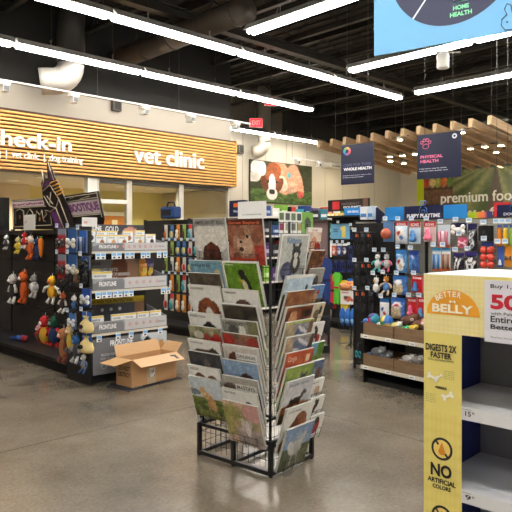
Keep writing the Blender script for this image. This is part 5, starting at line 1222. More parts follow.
for i, (c_, l_) in enumerate((((226, 130, 40), 'orange'), ((226, 190, 50), 'yellow'), ((120, 160, 60), 'green'))):
    rgood((497+i*6, 502.5+i*6, 224, 246), 'rubber_toy', '%s ribbed rubber toy hanging at the far right top' % l_, 'dog toy', lambda t, w, h, c_=c_: (MB().lathe([(.01, -h), (w*.5, -h*.93), (w*.36, -h*.8), (w*.5, -h*.66), (w*.36, -h*.54), (w*.5, -h*.42), (w*.34, -h*.3), (w*.44, -h*.2), (.01, -h*.12)], c_, 'gloss', 12).build('body', t), MB().box(-w*.4, w*.4, -.002, .002, -h*.13, 0, (60, 90, 160), 'print').build('header_card', t)))
rgood((374, 382, 252, 271), 'plush_toy', 'white and teal plush toy on card in the second row', 'dog toy', lambda t, w, h: g_plush(t, h, (206, 214, 214), (226, 226, 222), (90, 180, 176)))
rgood((383, 391, 252, 271), 'plush_toy', 'grey plush toy with pink feet in the second row', 'dog toy', lambda t, w, h: g_plush(t, h, (176, 176, 176), (190, 190, 190), (210, 100, 130)))
rgood((396, 407, 249, 272), 'treat_bag', 'white and sky blue bag in the second row', 'treat bag', lambda t, w, h: g_bag(t, w, h, (60, 130, 200), blob((70, 140, 206), [(236, 236, 236), (196, 60, 66), (214, 190, 160)]), .03))
rgood((409, 419, 250, 272), 'treat_bag', 'deep blue bag right of the white and sky blue bag', 'treat bag', lambda t, w, h: g_bag(t, w, h, (36, 70, 150), blob((44, 90, 170), [(60, 120, 190), (90, 150, 210), (40, 70, 140)]), .03))
rgood((432.5, 441, 247, 270), 'carded_toy', 'white and orange card with blue sticks, second row left of pair', 'dog toy', lambda t, w, h: g_card(t, w, h, (226, 230, 232), (70, 130, 190), 'tubes', fn=lambda u, v: (226, 100, 40) if v < .15 else (60, 150, 200) if v > .8 else (230, 232, 232)))
rgood((442, 450.5, 247, 270), 'carded_toy', 'white and orange card with brown sticks, second row right of pair', 'dog toy', lambda t, w, h: g_card(t, w, h, (226, 230, 232), (150, 96, 60), 'tubes', fn=lambda u, v: (226, 100, 40) if v < .15 else (60, 150, 200) if v > .8 else (230, 232, 232)))
pawfn = art((26, 24, 50), [('e', .5, .34, .28, .2, 0, (232, 232, 232)), ('e', .5, .34, .16, .1, 0, (26, 24, 50)), ('e', .2, .6, .1, .14, 20, (232, 232, 232)), ('e', .42, .74, .1, .14, 0, (232, 232, 232)), ('e', .62, .74, .1, .14, 0, (232, 232, 232)), ('e', .84, .6, .1, .14, -20, (232, 232, 232))], .05)
rgood((453.5, 464, 252, 271), 'treat_bag', 'navy bag with white diagonal bones, second row', 'treat bag', lambda t, w, h: g_bag(t, w, h, (50, 44, 110), art((26, 24, 50), [('e', .3, .5, .08, .4, -20, (226, 226, 226)), ('e', .6, .5, .08, .4, -20, (226, 226, 226))]), .025))
rgood((465, 477, 251, 272), 'treat_bag', 'navy bag with a big white paw outline, second row', 'treat bag', lambda t, w, h: g_bag(t, w, h, (56, 48, 120), pawfn, .025))
rgood((478.5, 496.5, 241, 268), 'ball_net', 'cluster of coral red balls hung in a net', 'dog toy', lambda t, w, h: g_ballnet(t, w*.95, h, (222, 76, 62)))
rgood((498, 504, 244, 266), 'carded_toy', 'blue and white carded toy right of the red balls', 'dog toy', lambda t, w, h: g_card(t, w, h, (60, 90, 170), (226, 226, 230), 'kong'))
rgood((505, 512, 244, 266), 'carded_toy', 'orange and brown carded toy at the far right edge', 'dog toy', lambda t, w, h: g_card(t, w, h, (206, 130, 40), (110, 80, 60), 'bone'))
rgood((372, 381, 275, 295), 'plush_toy', 'white penguin like plush toy in the third row', 'dog toy', lambda t, w, h: g_plush(t, h, (232, 230, 226), (236, 236, 232), (60, 66, 84), muzzle=(230, 150, 50)))
rgood((382, 391, 274, 294), 'plush_toy', 'orange and blue plush duck in the third row', 'dog toy', lambda t, w, h: g_plush(t, h, (90, 140, 200), (226, 140, 50), (226, 200, 170), muzzle=(240, 220, 200)))
rgood((393, 407, 275, 294), 'treat_bag', 'blue edged bag of beige chews in the third row', 'treat bag', lambda t, w, h: g_bag(t, w, h, (50, 110, 190), art((60, 120, 196), [('e', .42, .4, .36, .5, -10, (206, 186, 150)), ('e', .45, .8, .3, .14, 0, (226, 226, 230))], .2), .03))
rgood((411.5, 423, 275, 292), 'carded_toy', 'red card with a blue snowman shaped rubber toy, third row', 'dog toy', lambda t, w, h: g_card(t, w, h, (200, 34, 44), (70, 130, 196), 'kong', 'KONG'))
rgood((380, 389, 298, 318), 'treat_bag', 'narrow white and blue pack in the bottom row', 'treat bag', lambda t, w, h: g_bag(t, w, h, (40, 110, 180), blob((226, 226, 230), [(236, 236, 236), (60, 100, 170), (200, 60, 60)]), .02))
rgood((391, 405, 297, 318), 'treat_bag', 'blue edged bag of beige chews in the bottom row', 'treat bag', lambda t, w, h: g_bag(t, w, h, (50, 100, 180), art((60, 110, 190), [('e', .42, .35, .38, .5, -10, (200, 176, 140)), ('e', .5, .78, .34, .16, 0, (226, 220, 220)), ('e', .5, .78, .2, .08, 0, (200, 50, 60))], .2), .03))
rgood((407.5, 417, 297, 316), 'carded_toy', 'red card with a pink snowman shaped rubber toy, bottom row', 'dog toy', lambda t, w, h: g_card(t, w, h, (196, 34, 42), (236, 110, 150), 'kong', 'KONG'))
rgood((418, 427, 297, 318), 'carded_toy', 'red card with a blue rubber toy beside the yellow display', 'dog toy', lambda t, w, h: g_card(t, w, h, (196, 34, 42), (90, 150, 206), 'kong', 'KONG'))
# collars and leads on the dark section
n_ = 0
for r_, (py0, py1, nmr) in enumerate(((232, 252, 'top'), (262, 284, 'middle'), (290, 312, 'bottom'))):
    for i, px in enumerate((358, 364, 370)):
        if r_ == 2 and i == 2: px = 371
        col_, cl_ = [((34, 34, 38), (210, 96, 50)), ((40, 40, 44), (60, 60, 66)), ((30, 30, 34), (214, 96, 60))][(i+r_) % 3]
        rgood((px-2.6, px+2.6, py0, py1), 'dog_lead', 'looped black dog lead with %s tag, %s row of dark section, %s from left' % ('orange' if cl_[0] > 150 else 'grey', nmr, ordn[i]), 'dog lead', lambda t, w, h, a=col_, b_=cl_: g_collar(t, w, h, a, b_), i != 1)
rgood((354.5, 361.5, 343, 357), 'grooming_scissors', 'teal handled grooming tool hanging low at the gondola end', 'grooming tool', lambda t, w, h: [MB().tube([(s_*w*.25+w*.16*math.cos(a), 0, -h*.75+h*.22*math.sin(a)) for a in [2*PI*k/10 for k in range(10)]], .008, (50, 150, 160), 'gloss', 6, closed=True).build('handle', t) for s_ in (-1, 1)]+[MB().tube([(0, 0, 0), (0, 0, -h*.55)], .008, (60, 62, 66), 'metal').build('blade', t)], False)
# headers on the puppy gondola
def board(F, y, pxa, pxb, zb, zt, name, label, fn, texts=(), n=(6, 6), mat='print', stem=True, cat_='sign', side=(30, 34, 60)):
    x0 = F.hit(pxa, 210, y)[0]; x1 = F.hit(pxb, 210, y)[0]; w, h = x1-x0, zt-zb
    t = thing(name, label, cat_, F, x0, y, zb)
    MB().box(0, w, 0, .006, 0, h, side, 'print').build('board', t)
    m = MB().panel(0, w, 0, h, -.001, n[0], n[1], fn, mat)
    for s_, a, b_, c_, d_, col, bo in texts: m.text(s_, w*a, w*b_, h*c_, h*d_, -.0016, col, 'print', bo)
    m.build('print', t); return t, w, h
zb_, zt_ = 1.745, RG.hit(388, 207.3, .42)[1]
BL = (38, 132, 206); NV = (26, 34, 70)
board(RG, .44, 385, 404, zb_, zt_, 'blue_sign', 'plain bright blue header panel left of puppy playtime', lambda u, v: BL)
t, w, h = board(RG, .43, 404.5, 443, zb_, zt_, 'header_sign', 'navy header sign reading puppy playtime with a blue dog outline', lambda u, v: NV, [('PUPPY PLAYTIME', .07, .93, .14, .42, (240, 240, 244), .03)])
def dogline(t, cx, z0, s_, col, y=-.004):
    m = MB()
    for seg in ([(-.5, 0), (-.5, .5), (-.3, .6), (-.3, 1.0), (-.5, 1.2), (-.3, 1.4), (-.15, 1.25), (.15, 1.25), (.3, 1.4), (.5, 1.2), (.3, 1.0), (.3, .6), (.5, .5), (.5, 0)], [(-.2, 0), (-.2, .3), (.2, .3), (.2, 0)], [(-.12, .95), (.12, .95), (0, .82), (-.12, .95)]):
        m.tube([(cx+p[0]*s_, y, z0+p[1]*s_) for p in seg], s_*.06, col, 'print', 5)
    m.build('dog_outline', t)
dogline(t, w*.5, h*.5, .09, (70, 130, 200))
board(RG, .44, 443.5, 467, zb_, zt_-.005, 'blue_sign', 'plain bright blue header panel right of puppy playtime', lambda u, v: BL)
t, w, h = board(RG, .42, 497, 532, zb_, zt_-.03, 'header_sign', 'second navy header sign with blue dog outline at the right edge', lambda u, v: NV, [('DOG TOYS', .2, .9, .14, .36, (240, 240, 244), .03)])
dogline(t, w*.52, h*.5, .085, (70, 130, 200))
board(RG, .445, 467.5, 492, zb_, zb_+.06, 'shelf_sign', 'lime and orange strip sign low on top of the puppy gondola', lambda u, v: (170, 190, 40) if u < .5 else (230, 120, 70) if u < .8 else (60, 60, 120), stem=False)
def tilted(F, y, px, py, s_, col, name, label, ang, cat_='sign'):
    x, z = F.hit(px, py, y); t = thing(name, label, cat_, F, x, y, z)
    M = Matrix.Rotation(ang, 4, 'Y'); MB().box(-s_, s_, 0, .005, -s_, s_, col, 'print', M).build('card', t); return t
x, z = RG.hit(378, 216, .45)
t = thing('hanging_sign', 'small navy square sign standing on its corner left of the blue header', 'sign', RG, x, .45, z)
MB().box(-.075, .075, 0, .005, -.075, .075, (20, 26, 56), 'print', Matrix.Rotation(.6, 4, 'Y')).build('card', t); MB().tube([(0, .006, -.09), (0, .012, -.2)], .004, (40, 40, 44)).build('stem', t)
for i, (pa, pb, c_, l_) in enumerate(((364, 371, (226, 230, 236), 'white'), (371.5, 377, (190, 206, 226), 'pale blue'))):
    x0 = RG.hit(pa, 215, .47)[0]; x1 = RG.hit(pb, 215, .47)[0]
    o = MB().bbox(0, x1-x0, 0, .08, 0, .15, c_, 'print').box(.01, x1-x0-.01, -.001, 0, .03, .07, (70, 130, 200), 'print').build('toy_box', None, RG.pt(x0, .40, 1.762), RG.a); tag(o, '%s box on top of the puppy gondola left of the headers' % l_, 'box', 'boxes on the puppy gondola')

# ================================================================== harness gondola farther back
MG = Frame(1.14, 10.9, -51.9)
mg = peg_gondola('harness_gondola', 'far black shelving run of harnesses and costumes left of the puppy gondola', MG, -.1, 1.55, .4, 1.92, 0.0, .12, (22, 22, 24), 'matte')
MWL = Wall(mg, MG, .22, .4, (80, 80, 84))
MGP = 'goods on the harness gondola'
def mgood(bb, kind, label, cat, fn, tag_=True): MWL.hang(bb, kind, label, cat, fn, MGP, tag_)
mgood((331, 350, 223.5, 238.5), 'poster', 'sky blue poster of a yellow dog on the far gondola', 'poster', lambda t, w, h: g_pack(t, w, h, (90, 160, 206), art((96, 166, 208), [('e', .72, .3, .12, .3, 0, (226, 196, 80)), ('e', .7, .72, .14, .2, 0, (232, 204, 96)), ('r', .1, .4, .6, .66, (40, 60, 90)), ('r', .1, .36, .48, .54, (40, 60, 90))], .05), 'print', .01))
hk = lambda col, clip: (lambda t, w, h: g_collar(t, w, h, col, clip, 2))
for i, (px, a, b_) in enumerate(((353, (36, 44, 84), (226, 186, 60)), (359, (36, 36, 40), (60, 60, 64)))): mgood((px-2.6, px+2.6, 226, 240), 'dog_harness', 'dark harness right of the yellow dog poster, %s' % ('with yellow label' if i == 0 else 'with grey label'), 'harness', hk(a, b_))
for i, (px, c_, l_) in enumerate(((334, (196, 90, 60), 'orange red'), (339.5, (50, 70, 140), 'navy and white'), (345, (40, 44, 70), 'dark navy'))):
    mgood((px-2.4, px+2.4, 243, 255), 'treat_bag', '%s small bag below the yellow dog poster' % l_, 'treat bag', lambda t, w, h, c_=c_: g_bag(t, w, h, (226, 226, 230), blob(c_, [mixc(c_, (255, 255, 255), .5), c_, (226, 226, 226)]), .02))
for i, (px, b_) in enumerate(((351, (60, 70, 120)), (357, (230, 196, 50)))): mgood((px-2.8, px+2.8, 245, 259), 'dog_harness', 'navy harness with %s label, second row of the far gondola' % ('blue' if i == 0 else 'yellow'), 'harness', hk((34, 44, 90), b_))
for i, px in enumerate((330, 336.5, 343, 350, 356)): mgood((px-2.8, px+2.8, 260, 272), 'dog_harness', 'navy looped harness in the third row of the far gondola, %s from left' % ordn[i], 'harness', hk((36, 50, 110), (40, 44, 60)), False)
mgood((330, 336.5, 274, 308), 'pet_costume', 'red pet costume hanging at left of the far gondola', 'pet costume', lambda t, w, h: g_costume(t, w, h, (196, 36, 44), (40, 30, 30)), False)
mgood((333.5, 341, 272, 304), 'pet_costume', 'bright green pet costume on the far gondola', 'pet costume', lambda t, w, h: g_costume(t, w*1.05, h, (100, 206, 60), (200, 40, 40)), False)
mgood((340.5, 350, 280, 318), 'pet_costume', 'yellow pet costume with dark belt on the far gondola', 'pet costume', lambda t, w, h: g_costume(t, w*1.05, h, (232, 200, 40), (60, 50, 30)), False)
for i, px in enumerate((353, 358)): mgood((px-2.5, px+2.5, 276, 300), 'dog_lead', 'dark lead on the far gondola behind the white bin, %s' % ('left' if i == 0 else 'right'), 'dog lead', hk((30, 32, 36), (50, 50, 56)), False)
x0 = MG.hit(323, 217, .2)[0]
for i in range(6):
    c_ = [(232, 196, 60), (236, 206, 90), (226, 186, 50), (240, 214, 110), (232, 196, 60), (220, 190, 80)][i]
    o = MB().bbox(0, .085, 0, .16, 0, .05, c_, 'print').box(.01, .075, -.001, 0, .012, .036, (240, 236, 220), 'print').build('treat_box', None, MG.pt(x0+.02+i*.1, .18, 1.935), MG.a); tag(o, 'small yellow box on top of the far gondola, %s from left' % ordn[i], 'box', 'yellow boxes on the far gondola')
MB().box(-.1, 1.55, .08, .42, 1.91, 1.933, (30, 30, 32), 'powder').build('top_shelf', mg)
x0 = MG.hit(345, 217, .12)[0]; x1 = MG.hit(363, 217, .12)[0]
t = thing('shelf_sign', 'bright blue boxed sign with white lettering on top of the far gondola', 'sign', MG, x0, .10, 1.934)
MB().box(0, x1-x0, 0, .03, 0, .13, (30, 130, 206), 'print').text('NEW ARRIVALS', .08, x1-x0-.08, .04, .08, -.001, (240, 240, 244), bold=.03).build('board', t)
t = thing('shelf_sign', 'long dark sign with red square high on the far gondola', 'sign', MG, MG.hit(328, 204, .32)[0], .32, 1.934)
w = MG.hit(368, 204, .32)[0]-MG.hit(328, 204, .32)[0]; z0 = MG.hit(340, 211, .32)[1]-1.934
MB().box(0, w, 0, .05, z0, z0+.2, (34, 30, 32), 'print').box(w*.12, w*.3, -.002, 0, z0+.03, z0+.17, (190, 40, 50), 'print').text('NATURALLY', w*.36, w*.8, z0+.10, z0+.14, -.002, (120, 110, 110), bold=.02).text('GOURMET', w*.4, w*.84, z0+.04, z0+.08, -.002, (226, 222, 220), bold=.03).box(w*.88, w, -.002, 0, z0, z0+.2, (110, 80, 66), 'print').build('board', t)
for x in (.1, w-.1): MB().tube([(x, .02, 0), (x, .02, z0+.02)], .008, (30, 30, 32)).build('stem', t)

# ================================================================== wire stand with the white bin
WS = Frame((351-CX)/FPX*8.9, 8.9, -30)
ws = thing('wire_stand', 'thin wire floor stand carrying a white bin and blue toys', 'display stand', WS, 0, 0, 0)
zc = lambda py: CH-(py-HY)/FPX*8.9
MB().tube([(0, 0, .01), (0, 0, zc(304))], .012, (60, 62, 66)).build('pole', ws)
m = MB()
for a in range(4): m.tube([(0, 0, .05), (.2*math.cos(a*PI/2), .2*math.sin(a*PI/2), .012)], .008, (60, 62, 66))
m.build('foot', ws)
m = MB()
for a in range(12): c_, s_ = math.cos(a*PI/6), math.sin(a*PI/6); m.tube([(0, 0, zc(334)), (.16*c_, .16*s_, zc(332)), (.18*c_, .18*s_, zc(323))], .003, (60, 62, 66), n=4)
for r_, z in ((.16, zc(332)), (.18, zc(323))): m.tube([(r_*math.cos(k*PI/10), r_*math.sin(k*PI/10), z) for k in range(20)], .004, (60, 62, 66), n=4, closed=True)
m.build('basket', ws)
t = thing('display_bin', 'white cardboard bin with red print on the wire stand', 'bin', WS, 0, 0, zc(303.5))
w = .115; m = MB()
for a in range(4):
    M = Matrix.Rotation(a*PI/2, 4, 'Z'); m.box(-w, w, -w, -w+.005, 0, .19, (232, 228, 222), 'paper', M)
    m.panel(-w, w, 0, .19, -w-.0006, 16, 14, art((232, 228, 222), [('e', .5, .4, .26, .2, 10, (196, 96, 60)), ('e', .36, .5, .14, .14, 0, (90, 56, 44)), ('e', .75, .3, .1, .1, 0, (200, 50, 50)), ('r', .1, .5, .8, .86, (200, 70, 70))], .04), 'print', M)
m.box(-w+.005, w-.005, -w+.005, w-.005, 0, .006, (200, 196, 190), 'paper'); m.build('carton', t)
for i, (dx, dy, dz, rr, lab) in enumerate(((-.085, -.02, .235, .085, 'left'), (.0, .03, .27, .08, 'topmost'), (.09, -.03, .23, .09, 'right'))):
    o = thing('plush_toy', 'tan rounded plush heaped on the white bin, %s one' % lab, 'dog toy', WS, dx, dy, zc(303.5)+dz, group='tan plush on the white bin')
    MB().ell(0, 0, 0, rr*1.15, rr*.8, rr*.68, (206, 140, 92), 'fabric', 12, 9).build('body', o); MB().ell(-rr*.5, -rr*.45, rr*.25, rr*.42, rr*.4, rr*.36, (214, 152, 104), 'fabric').ell(-rr*.5, -rr*.86, rr*.25, rr*.08, rr*.05, rr*.08, (50, 34, 28), 'gloss').build('head', o)
for i, (px, nm_) in enumerate(((346.5, 'left'), (352, 'middle'), (357.5, 'right'))):
    x = (px-351)/FPX*8.9; o = thing('plush_toy', 'blue hanging plush under the white bin, %s one of three' % nm_, 'dog toy', WS, x, -.16, zc(306), group='blue plush under the white bin')
    MB().ell(0, 0, -.14, .045, .04, .13, (50, 110, 190), 'fabric', 12, 9).build('body', o); MB().ell(0, -.025, -.19, .03, .03, .035, (130, 180, 226), 'fabric').tube([(0, 0, -.03), (0, .02, .01), (0, .15, .015)], .004, (80, 80, 84)).build('snout', o)
t = thing('treat_bag', 'blue treat bag with red label above the tan plush', 'treat bag', MG, *[MG.hit(353, 300, -.1)[0]], -.1, MG.hit(353, 279, -.1)[1])
g_bag(t, .24, .3, (30, 110, 200), art((30, 110, 206), [('e', .5, .7, .3, .16, 0, (230, 230, 230)), ('e', .55, .35, .3, .2, 0, (120, 60, 50))]), .03)
MB().tube([(0, 0, -.01), (0, .3, .0)], .006, (60, 60, 64)).build('peg', t)

# ================================================================== toy gondola behind the endcap
KG = Frame(*S.pt(5.97, 6.95)[:2], 44.09-90)
kg = peg_gondola('toy_gondola', 'shelving run of small packaged toys behind the calendar rack', KG, -2.6, 0, .45, 1.86, 0, .15, (30, 29, 30))
KWL = Wall(kg, KG, .30, .45, (110, 110, 112))
protos = []
pal = [((228, 224, 216), (206, 110, 50)), ((206, 60, 50), (60, 150, 160)), ((70, 120, 180), (226, 200, 90)), ((230, 228, 222), (40, 40, 44)), ((226, 140, 50), (226, 220, 200)), ((214, 208, 196), (190, 50, 50)), ((150, 180, 90), (90, 60, 44))]
cn = ['white and orange', 'red and teal', 'blue and yellow', 'white and black', 'orange and cream', 'cream and red', 'green and brown']
def small(t, w, h, k):
    a, b_ = pal[k]
    MB().box(-w*.44, w*.44, -.001, .002, -h, 0, (214, 214, 212) if k % 2 else a, 'film').box(-w*.42, w*.42, -.002, -.001, -h*.28, -.002, a, 'print').build('backing_card', t)
    if k % 3 == 0: MB().tube([(0, -.02, -h*.3), (-w*.05, -.02, -h*.6), (w*.05, -.02, -h*.95)], w*.16, b_, 'fabric', 8, rads=[w*.1, w*.22, w*.1]).build('toy', t)
    elif k % 3 == 1: MB().ell(0, -.03, -h*.72, w*.28, .03, h*.2, b_, 'fabric').ell(0, -.03, -h*.45, w*.2, .025, h*.14, mixc(b_, (255, 255, 255), .3), 'fabric').build('toy', t)
    else:
        for s_ in (-1, 1): MB().ell(s_*w*.18, -.022, -h*.65, w*.17, .02, h*.24, b_ if s_ > 0 else mixc(b_, a, .5), 'fabric').build('toy', t)
rows = [(224, 239), (241, 255), (257, 272), (275, 292), (294.5, 312)]
cols_ = [166+6.1*i for i in range(12)]
first = {}
for r_, (py0, py1) in enumerate(rows):
    for c_, px in enumerate(cols_):
        x, z, w, h = KWL.loc(px-2.9, px+2.9, py0, py1); x = KWL.loc(px-2.9, px+2.9, 250, 260)[0]
        if r_ == 0: rowx = None
        zr = KG.hit(185, py0, .3)[1]; h = zr-KG.hit(185, py1, .3)[1]; w = .1
        k = (r_*3+c_*2+(c_*r_) % 3) % 7
        lab = '%s packaged toy behind the calendars, %s row, %s from left' % (cn[k], ['top', 'second', 'third', 'fourth', 'bottom'][r_], ordn[c_])
        if c_ < 9 or r_ < 3: MB().tube([(x, .448, zr-.006), (x, .25, zr-.004)], .0035, (120, 120, 122), 'metal', 4).build('peg_hook', kg)
        else: continue
        if k not in first:
            t = thing('packaged_toy', lab, 'cat toy', KG, x, .30, zr-.008, group='small packaged toys'); small(t, w, h, k); first[k] = (t, h)
        else:
            t = copy_tree(first[k][0]); put(t, KG, x, .30, zr-.008); t.scale = (1, 1, h/first[k][1]); t['label'] = lab
        if r_ in (1, 3) and c_ < 9: KWL.peg(x, zr+.0, True)
# carrier and things on the top
x, z = KG.hit(166, 222, .25)
t = thing('pet_carrier', 'dark blue soft pet carrier on top of the toy gondola', 'pet carrier', KG, x, .34, 1.88)
MB().bbox(-.17, .2, -.1, .1, .0, .2, (34, 62, 110), 'fabric', .03).build('body', t); MB().tube([(-.1, 0, .19), (-.06, 0, .28), (.1, 0, .28), (.14, 0, .19)], .014, (24, 30, 50), 'fabric').build('handle', t); MB().box(-.12, .15, -.104, -.1, .05, .15, (20, 22, 30), 'fabric').build('mesh_window', t)
x = KG.hit(227, 215, .1)[0]
t = thing('shelf_sign', 'navy boxed sign with orange patch just above the left calendars', 'sign', KG, x-.12, .25, 1.87)
MB().box(0, .34, 0, .06, 0, .24, (24, 34, 70), 'print').box(.1, .24, -.002, 0, .14, .2, (226, 100, 50), 'print').text('Meow', .1, .26, .06, .1, -.002, (200, 206, 220), bold=.02).build('board', t)

# ================================================================== rack of pet clothing behind the calendar rack
AP = Frame((302-CX)/FPX*8.3, 8.3, 8)
ap = thing('clothing_rack', 'tall mauve sided rack of pet clothes just behind the calendars', 'display rack', AP, 0, 0, 0)
MB().box(.12, .36, .02, .05, .12, 1.78, (124, 98, 98), 'paper').build('side_board', ap)
MB().box(.0, .38, -.02, .30, 0, .10, (20, 20, 22), 'powder').box(.36, .385, 0, .06, .1, 1.8, (30, 30, 32), 'powder').box(-.02, .02, 0, .06, .1, 1.8, (30, 30, 32), 'powder').build('frame', ap)
MB().box(-.02, .39, -.04, .3, 1.78, 1.80, (90, 84, 76), 'wood').build('top_shelf', ap)
def apc(px, py0, py1, w, col, trim, label):
    x = (px-302)/FPX*8.3; z = CH-(py0-HY)/FPX*8.2; h = (py1-py0)/FPX*8.2
    t = thing('pet_coat', label, 'pet clothing', AP, x, -.06, z, group='pet clothes on the mauve rack'); g_costume(t, w, h, col, trim)
    MB().tube([(0, 0, .028), (0, .08, .035)], .005, (60, 60, 64)).build('hook', t)
apc(326, 258, 306, .15, (40, 62, 120), (30, 40, 80), 'navy blue pet coat hanging on the right of the mauve rack')
apc(323, 300, 336, .26, (26, 26, 30), (50, 50, 54), 'black pet coat hanging low on the mauve rack')
apc(314, 262, 300, .16, (120, 60, 76), (70, 40, 50), 'wine red pet coat on the mauve rack')
for i, (x, c_, l_) in enumerate(((.02, (60, 150, 90), 'green'), (.14, (40, 44, 50), 'black'), (.26, (50, 130, 150), 'teal'))):
    o = MB().bbox(0, .1, 0, .14, 0, .1+.02*i, c_, 'print').box(.012, .088, -.001, 0, .03, .07, (226, 226, 220), 'print').build('treat_box', None, AP.pt(x, .04, 1.803), AP.a); tag(o, '%s box on top of the mauve clothing rack' % l_, 'box', 'boxes on the mauve rack')

# ================================================================== distant shelving before the dog picture wall
FG = Frame(*S.pt(8.7, 9.0)[:2], 44.09)
fg = thing('stock_shelving', 'distant dark shelving run of boxed goods below the dog picture', 'store shelving', FG, 0, 0, 0)
MB().box(0, 4.2, .45, .48, .0, 2.2, (28, 27, 28), 'matte').build('back_panel', fg)
for x in (0, 1.05, 2.1, 3.15, 4.17): MB().box(x, x+.03, .0, .45, 0, 2.22, (24, 24, 26), 'powder').build('upright', fg)
for z in (.12, .65, 1.15, 1.6, 2.0): MB().box(0.03, 4.17, .03, .45, z-.03, z, (34, 34, 36), 'powder').box(.03, 4.17, .02, .03, z-.035, z+.005, (210, 206, 196), 'paper').build('shelf', fg)
bp = [(60, 130, 70), (36, 36, 40), (50, 150, 160), (226, 224, 216), (90, 60, 120), (200, 60, 50), (40, 70, 130), (120, 170, 60)]
bn = ['green', 'black', 'teal', 'white', 'purple', 'red', 'navy', 'lime']
pb = {}
for r_, (z, hb) in enumerate(((2.0, .26), (1.6, .3), (1.15, .34), (.65, .36))):
    for i in range(16):
        x = .06+i*.258; k = (i*5+r_*3+(i*i) % 3) % 8
        lab = '%s box on the distant shelving, %s shelf, %s from left' % (bn[k], ['top', 'second', 'third', 'fourth'][r_], (ordn+['fifteenth', 'sixteenth'])[i])
        if k not in pb:
            o = MB().bbox(0, .215, 0, .22, 0, 1, bp[k], 'print').box(.03, .185, -.001, 0, .3, .55, mixc(bp[k], (255, 255, 255), .6), 'print').build('goods_box'); pb[k] = o
        else:
            o = pb[k].copy(); C.objects.link(o)
        o.location = FG.pt(x, .08, z+.001); o.rotation_euler = (0, 0, FG.a); o.scale = (1, 1, hb-.04*((i*7) % 3)); tag(o, lab, 'box', 'boxes on the distant shelving')

# ================================================================== hanging banners
def banner(px0, px1, pyt, pyb, Y, deg, name, label, draw, hang=2, col=(18, 25, 58), fnp=None):
    F = Frame((px0-CX)/FPX*Y, Y, deg); x1 = F.hit(px1, 200, 0)[0]; zt = F.hit(px0, pyt, 0)[1]; zb = F.hit(px0, pyb, 0)[1]; w, h = x1, zt-zb
    t = thing(name, label, 'hanging sign', F, 0, 0, zb)
    MB().box(0, w, 0, .012, 0, h, col, 'print').build('board', t)
    m = MB(); draw(m, w, h); m.build('print', t)
    for x in (w*.18, w*.82): MB().tube([(x, .006, h), (x, .006, 6.03-zb)], .0035, (120, 118, 114), n=4).build('wire', t)
    return F, w, h
def d1(m, w, h):
    cols = [(226, 120, 140), (236, 180, 60), (120, 190, 90), (60, 170, 190), (60, 110, 190), (150, 90, 170), (226, 80, 80)]
    for k in range(7):
        a0, a1 = 2*PI*k/7, 2*PI*(k+1)/7-.08; cx_, cz_, R, r_ = w*.19, h*.84, w*.115, w*.05
        P = [(cx_+R*math.cos(a0+(a1-a0)*i/5), cz_+R*math.sin(a0+(a1-a0)*i/5)) for i in range(6)]+[(cx_+r_*math.cos(a1-(a1-a0)*i/5), cz_+r_*math.sin(a1-(a1-a0)*i/5)) for i in range(6)]
        m.prism(P, -.002, -.001, cols[k], 'print')
    m.text('CARE FOR THEIR', w*.08, w*.93, h*.45, h*.52, -.001, (84, 90, 128), bold=.02).text('WHOLE HEALTH', w*.08, w*.93, h*.345, h*.42, -.001, (242, 242, 246), bold=.05)
    m.text('Everything you need to support their', w*.06, w*.93, h*.21, h*.235, -.001, (206, 208, 220), bold=.02).text('mental and physical health.', w*.06, w*.7, h*.16, h*.185, -.001, (206, 208, 220), bold=.02)
banner(341, 374, 145.5, 185, 10.6, -39, 'hanging_banner', 'navy banner reading whole health with a rainbow ring', d1)
def d2(m, w, h):
    PK = (240, 120, 160)
    def ring(cx_, cz_, rx_, rz_): m.tube([(cx_+rx_*math.cos(k*PI/8), -.004, cz_+rz_*math.sin(k*PI/8)) for k in range(16)], .006, PK, 'print', 5, closed=True)
    ring(w*.21, h*.73, w*.07, h*.055)
    for dx, dz in ((-.09, .06), (-.035, .11), (.035, .11), (.09, .06)): ring(w*(.21+dx), h*(.76+dz), w*.03, h*.032)
    m.disc(w*.86, h*.9, w*.055, w*.055, -.001, (240, 240, 244)).disc(w*.86, h*.9, w*.025, w*.025, -.0025, (26, 34, 72))
    m.text('PHYSICAL', w*.08, w*.6, h*.46, h*.53, -.001, PK, bold=.04).text('HEALTH', w*.08, w*.5, h*.36, h*.43, -.001, PK, bold=.04)
    m.text('Help them stay fit inside', w*.06, w*.68, h*.21, h*.24, -.001, (226, 228, 236), bold=.02).text('and out with quality care.', w*.06, w*.72, h*.16, h*.19, -.001, (226, 228, 236), bold=.02)
banner(417, 461, 135.5, 179.5, 9.6, -40, 'hanging_banner', 'navy banner reading physical health with a pink paw outline', d2)
BF_ = Frame((374-CX)/FPX*5.7, 5.7, -35)
zb = CH-(56-HY)/FPX*5.7
t = thing('hanging_sign', 'big sky blue hanging sign with navy disc reading home health', 'hanging sign', BF_, 0, 0, zb)
MB().box(0, 1.7, 0, .02, 0, 1.5, (104, 172, 220), 'print').build('board', t)
def bh(px, py): x_, z_ = BF_.hit(px, py, -.002); return x_, z_-zb
m = MB(); xl = bh(399, 0)[0]; xr = bh(508, 0)[0]; zbt = bh(448, 25.5)[1]; cx_ = (xl+xr)/2+.01; R = .56; cz_ = zbt+R
m.disc(cx_, cz_, R, R, -.001, (26, 34, 72), n=64)
for a in (math.radians(-128), math.radians(-20), math.radians(52), math.radians(124), math.radians(-196)):
    M = Matrix.Translation((cx_, 0, cz_)) @ Matrix.Rotation(-a, 4, 'Y'); m.prism([(.0, -.007), (R, -.007), (R, .007), (0, .007)], -.0028, -.0022, (226, 236, 244), 'print', M)
GNN = (130, 226, 170)
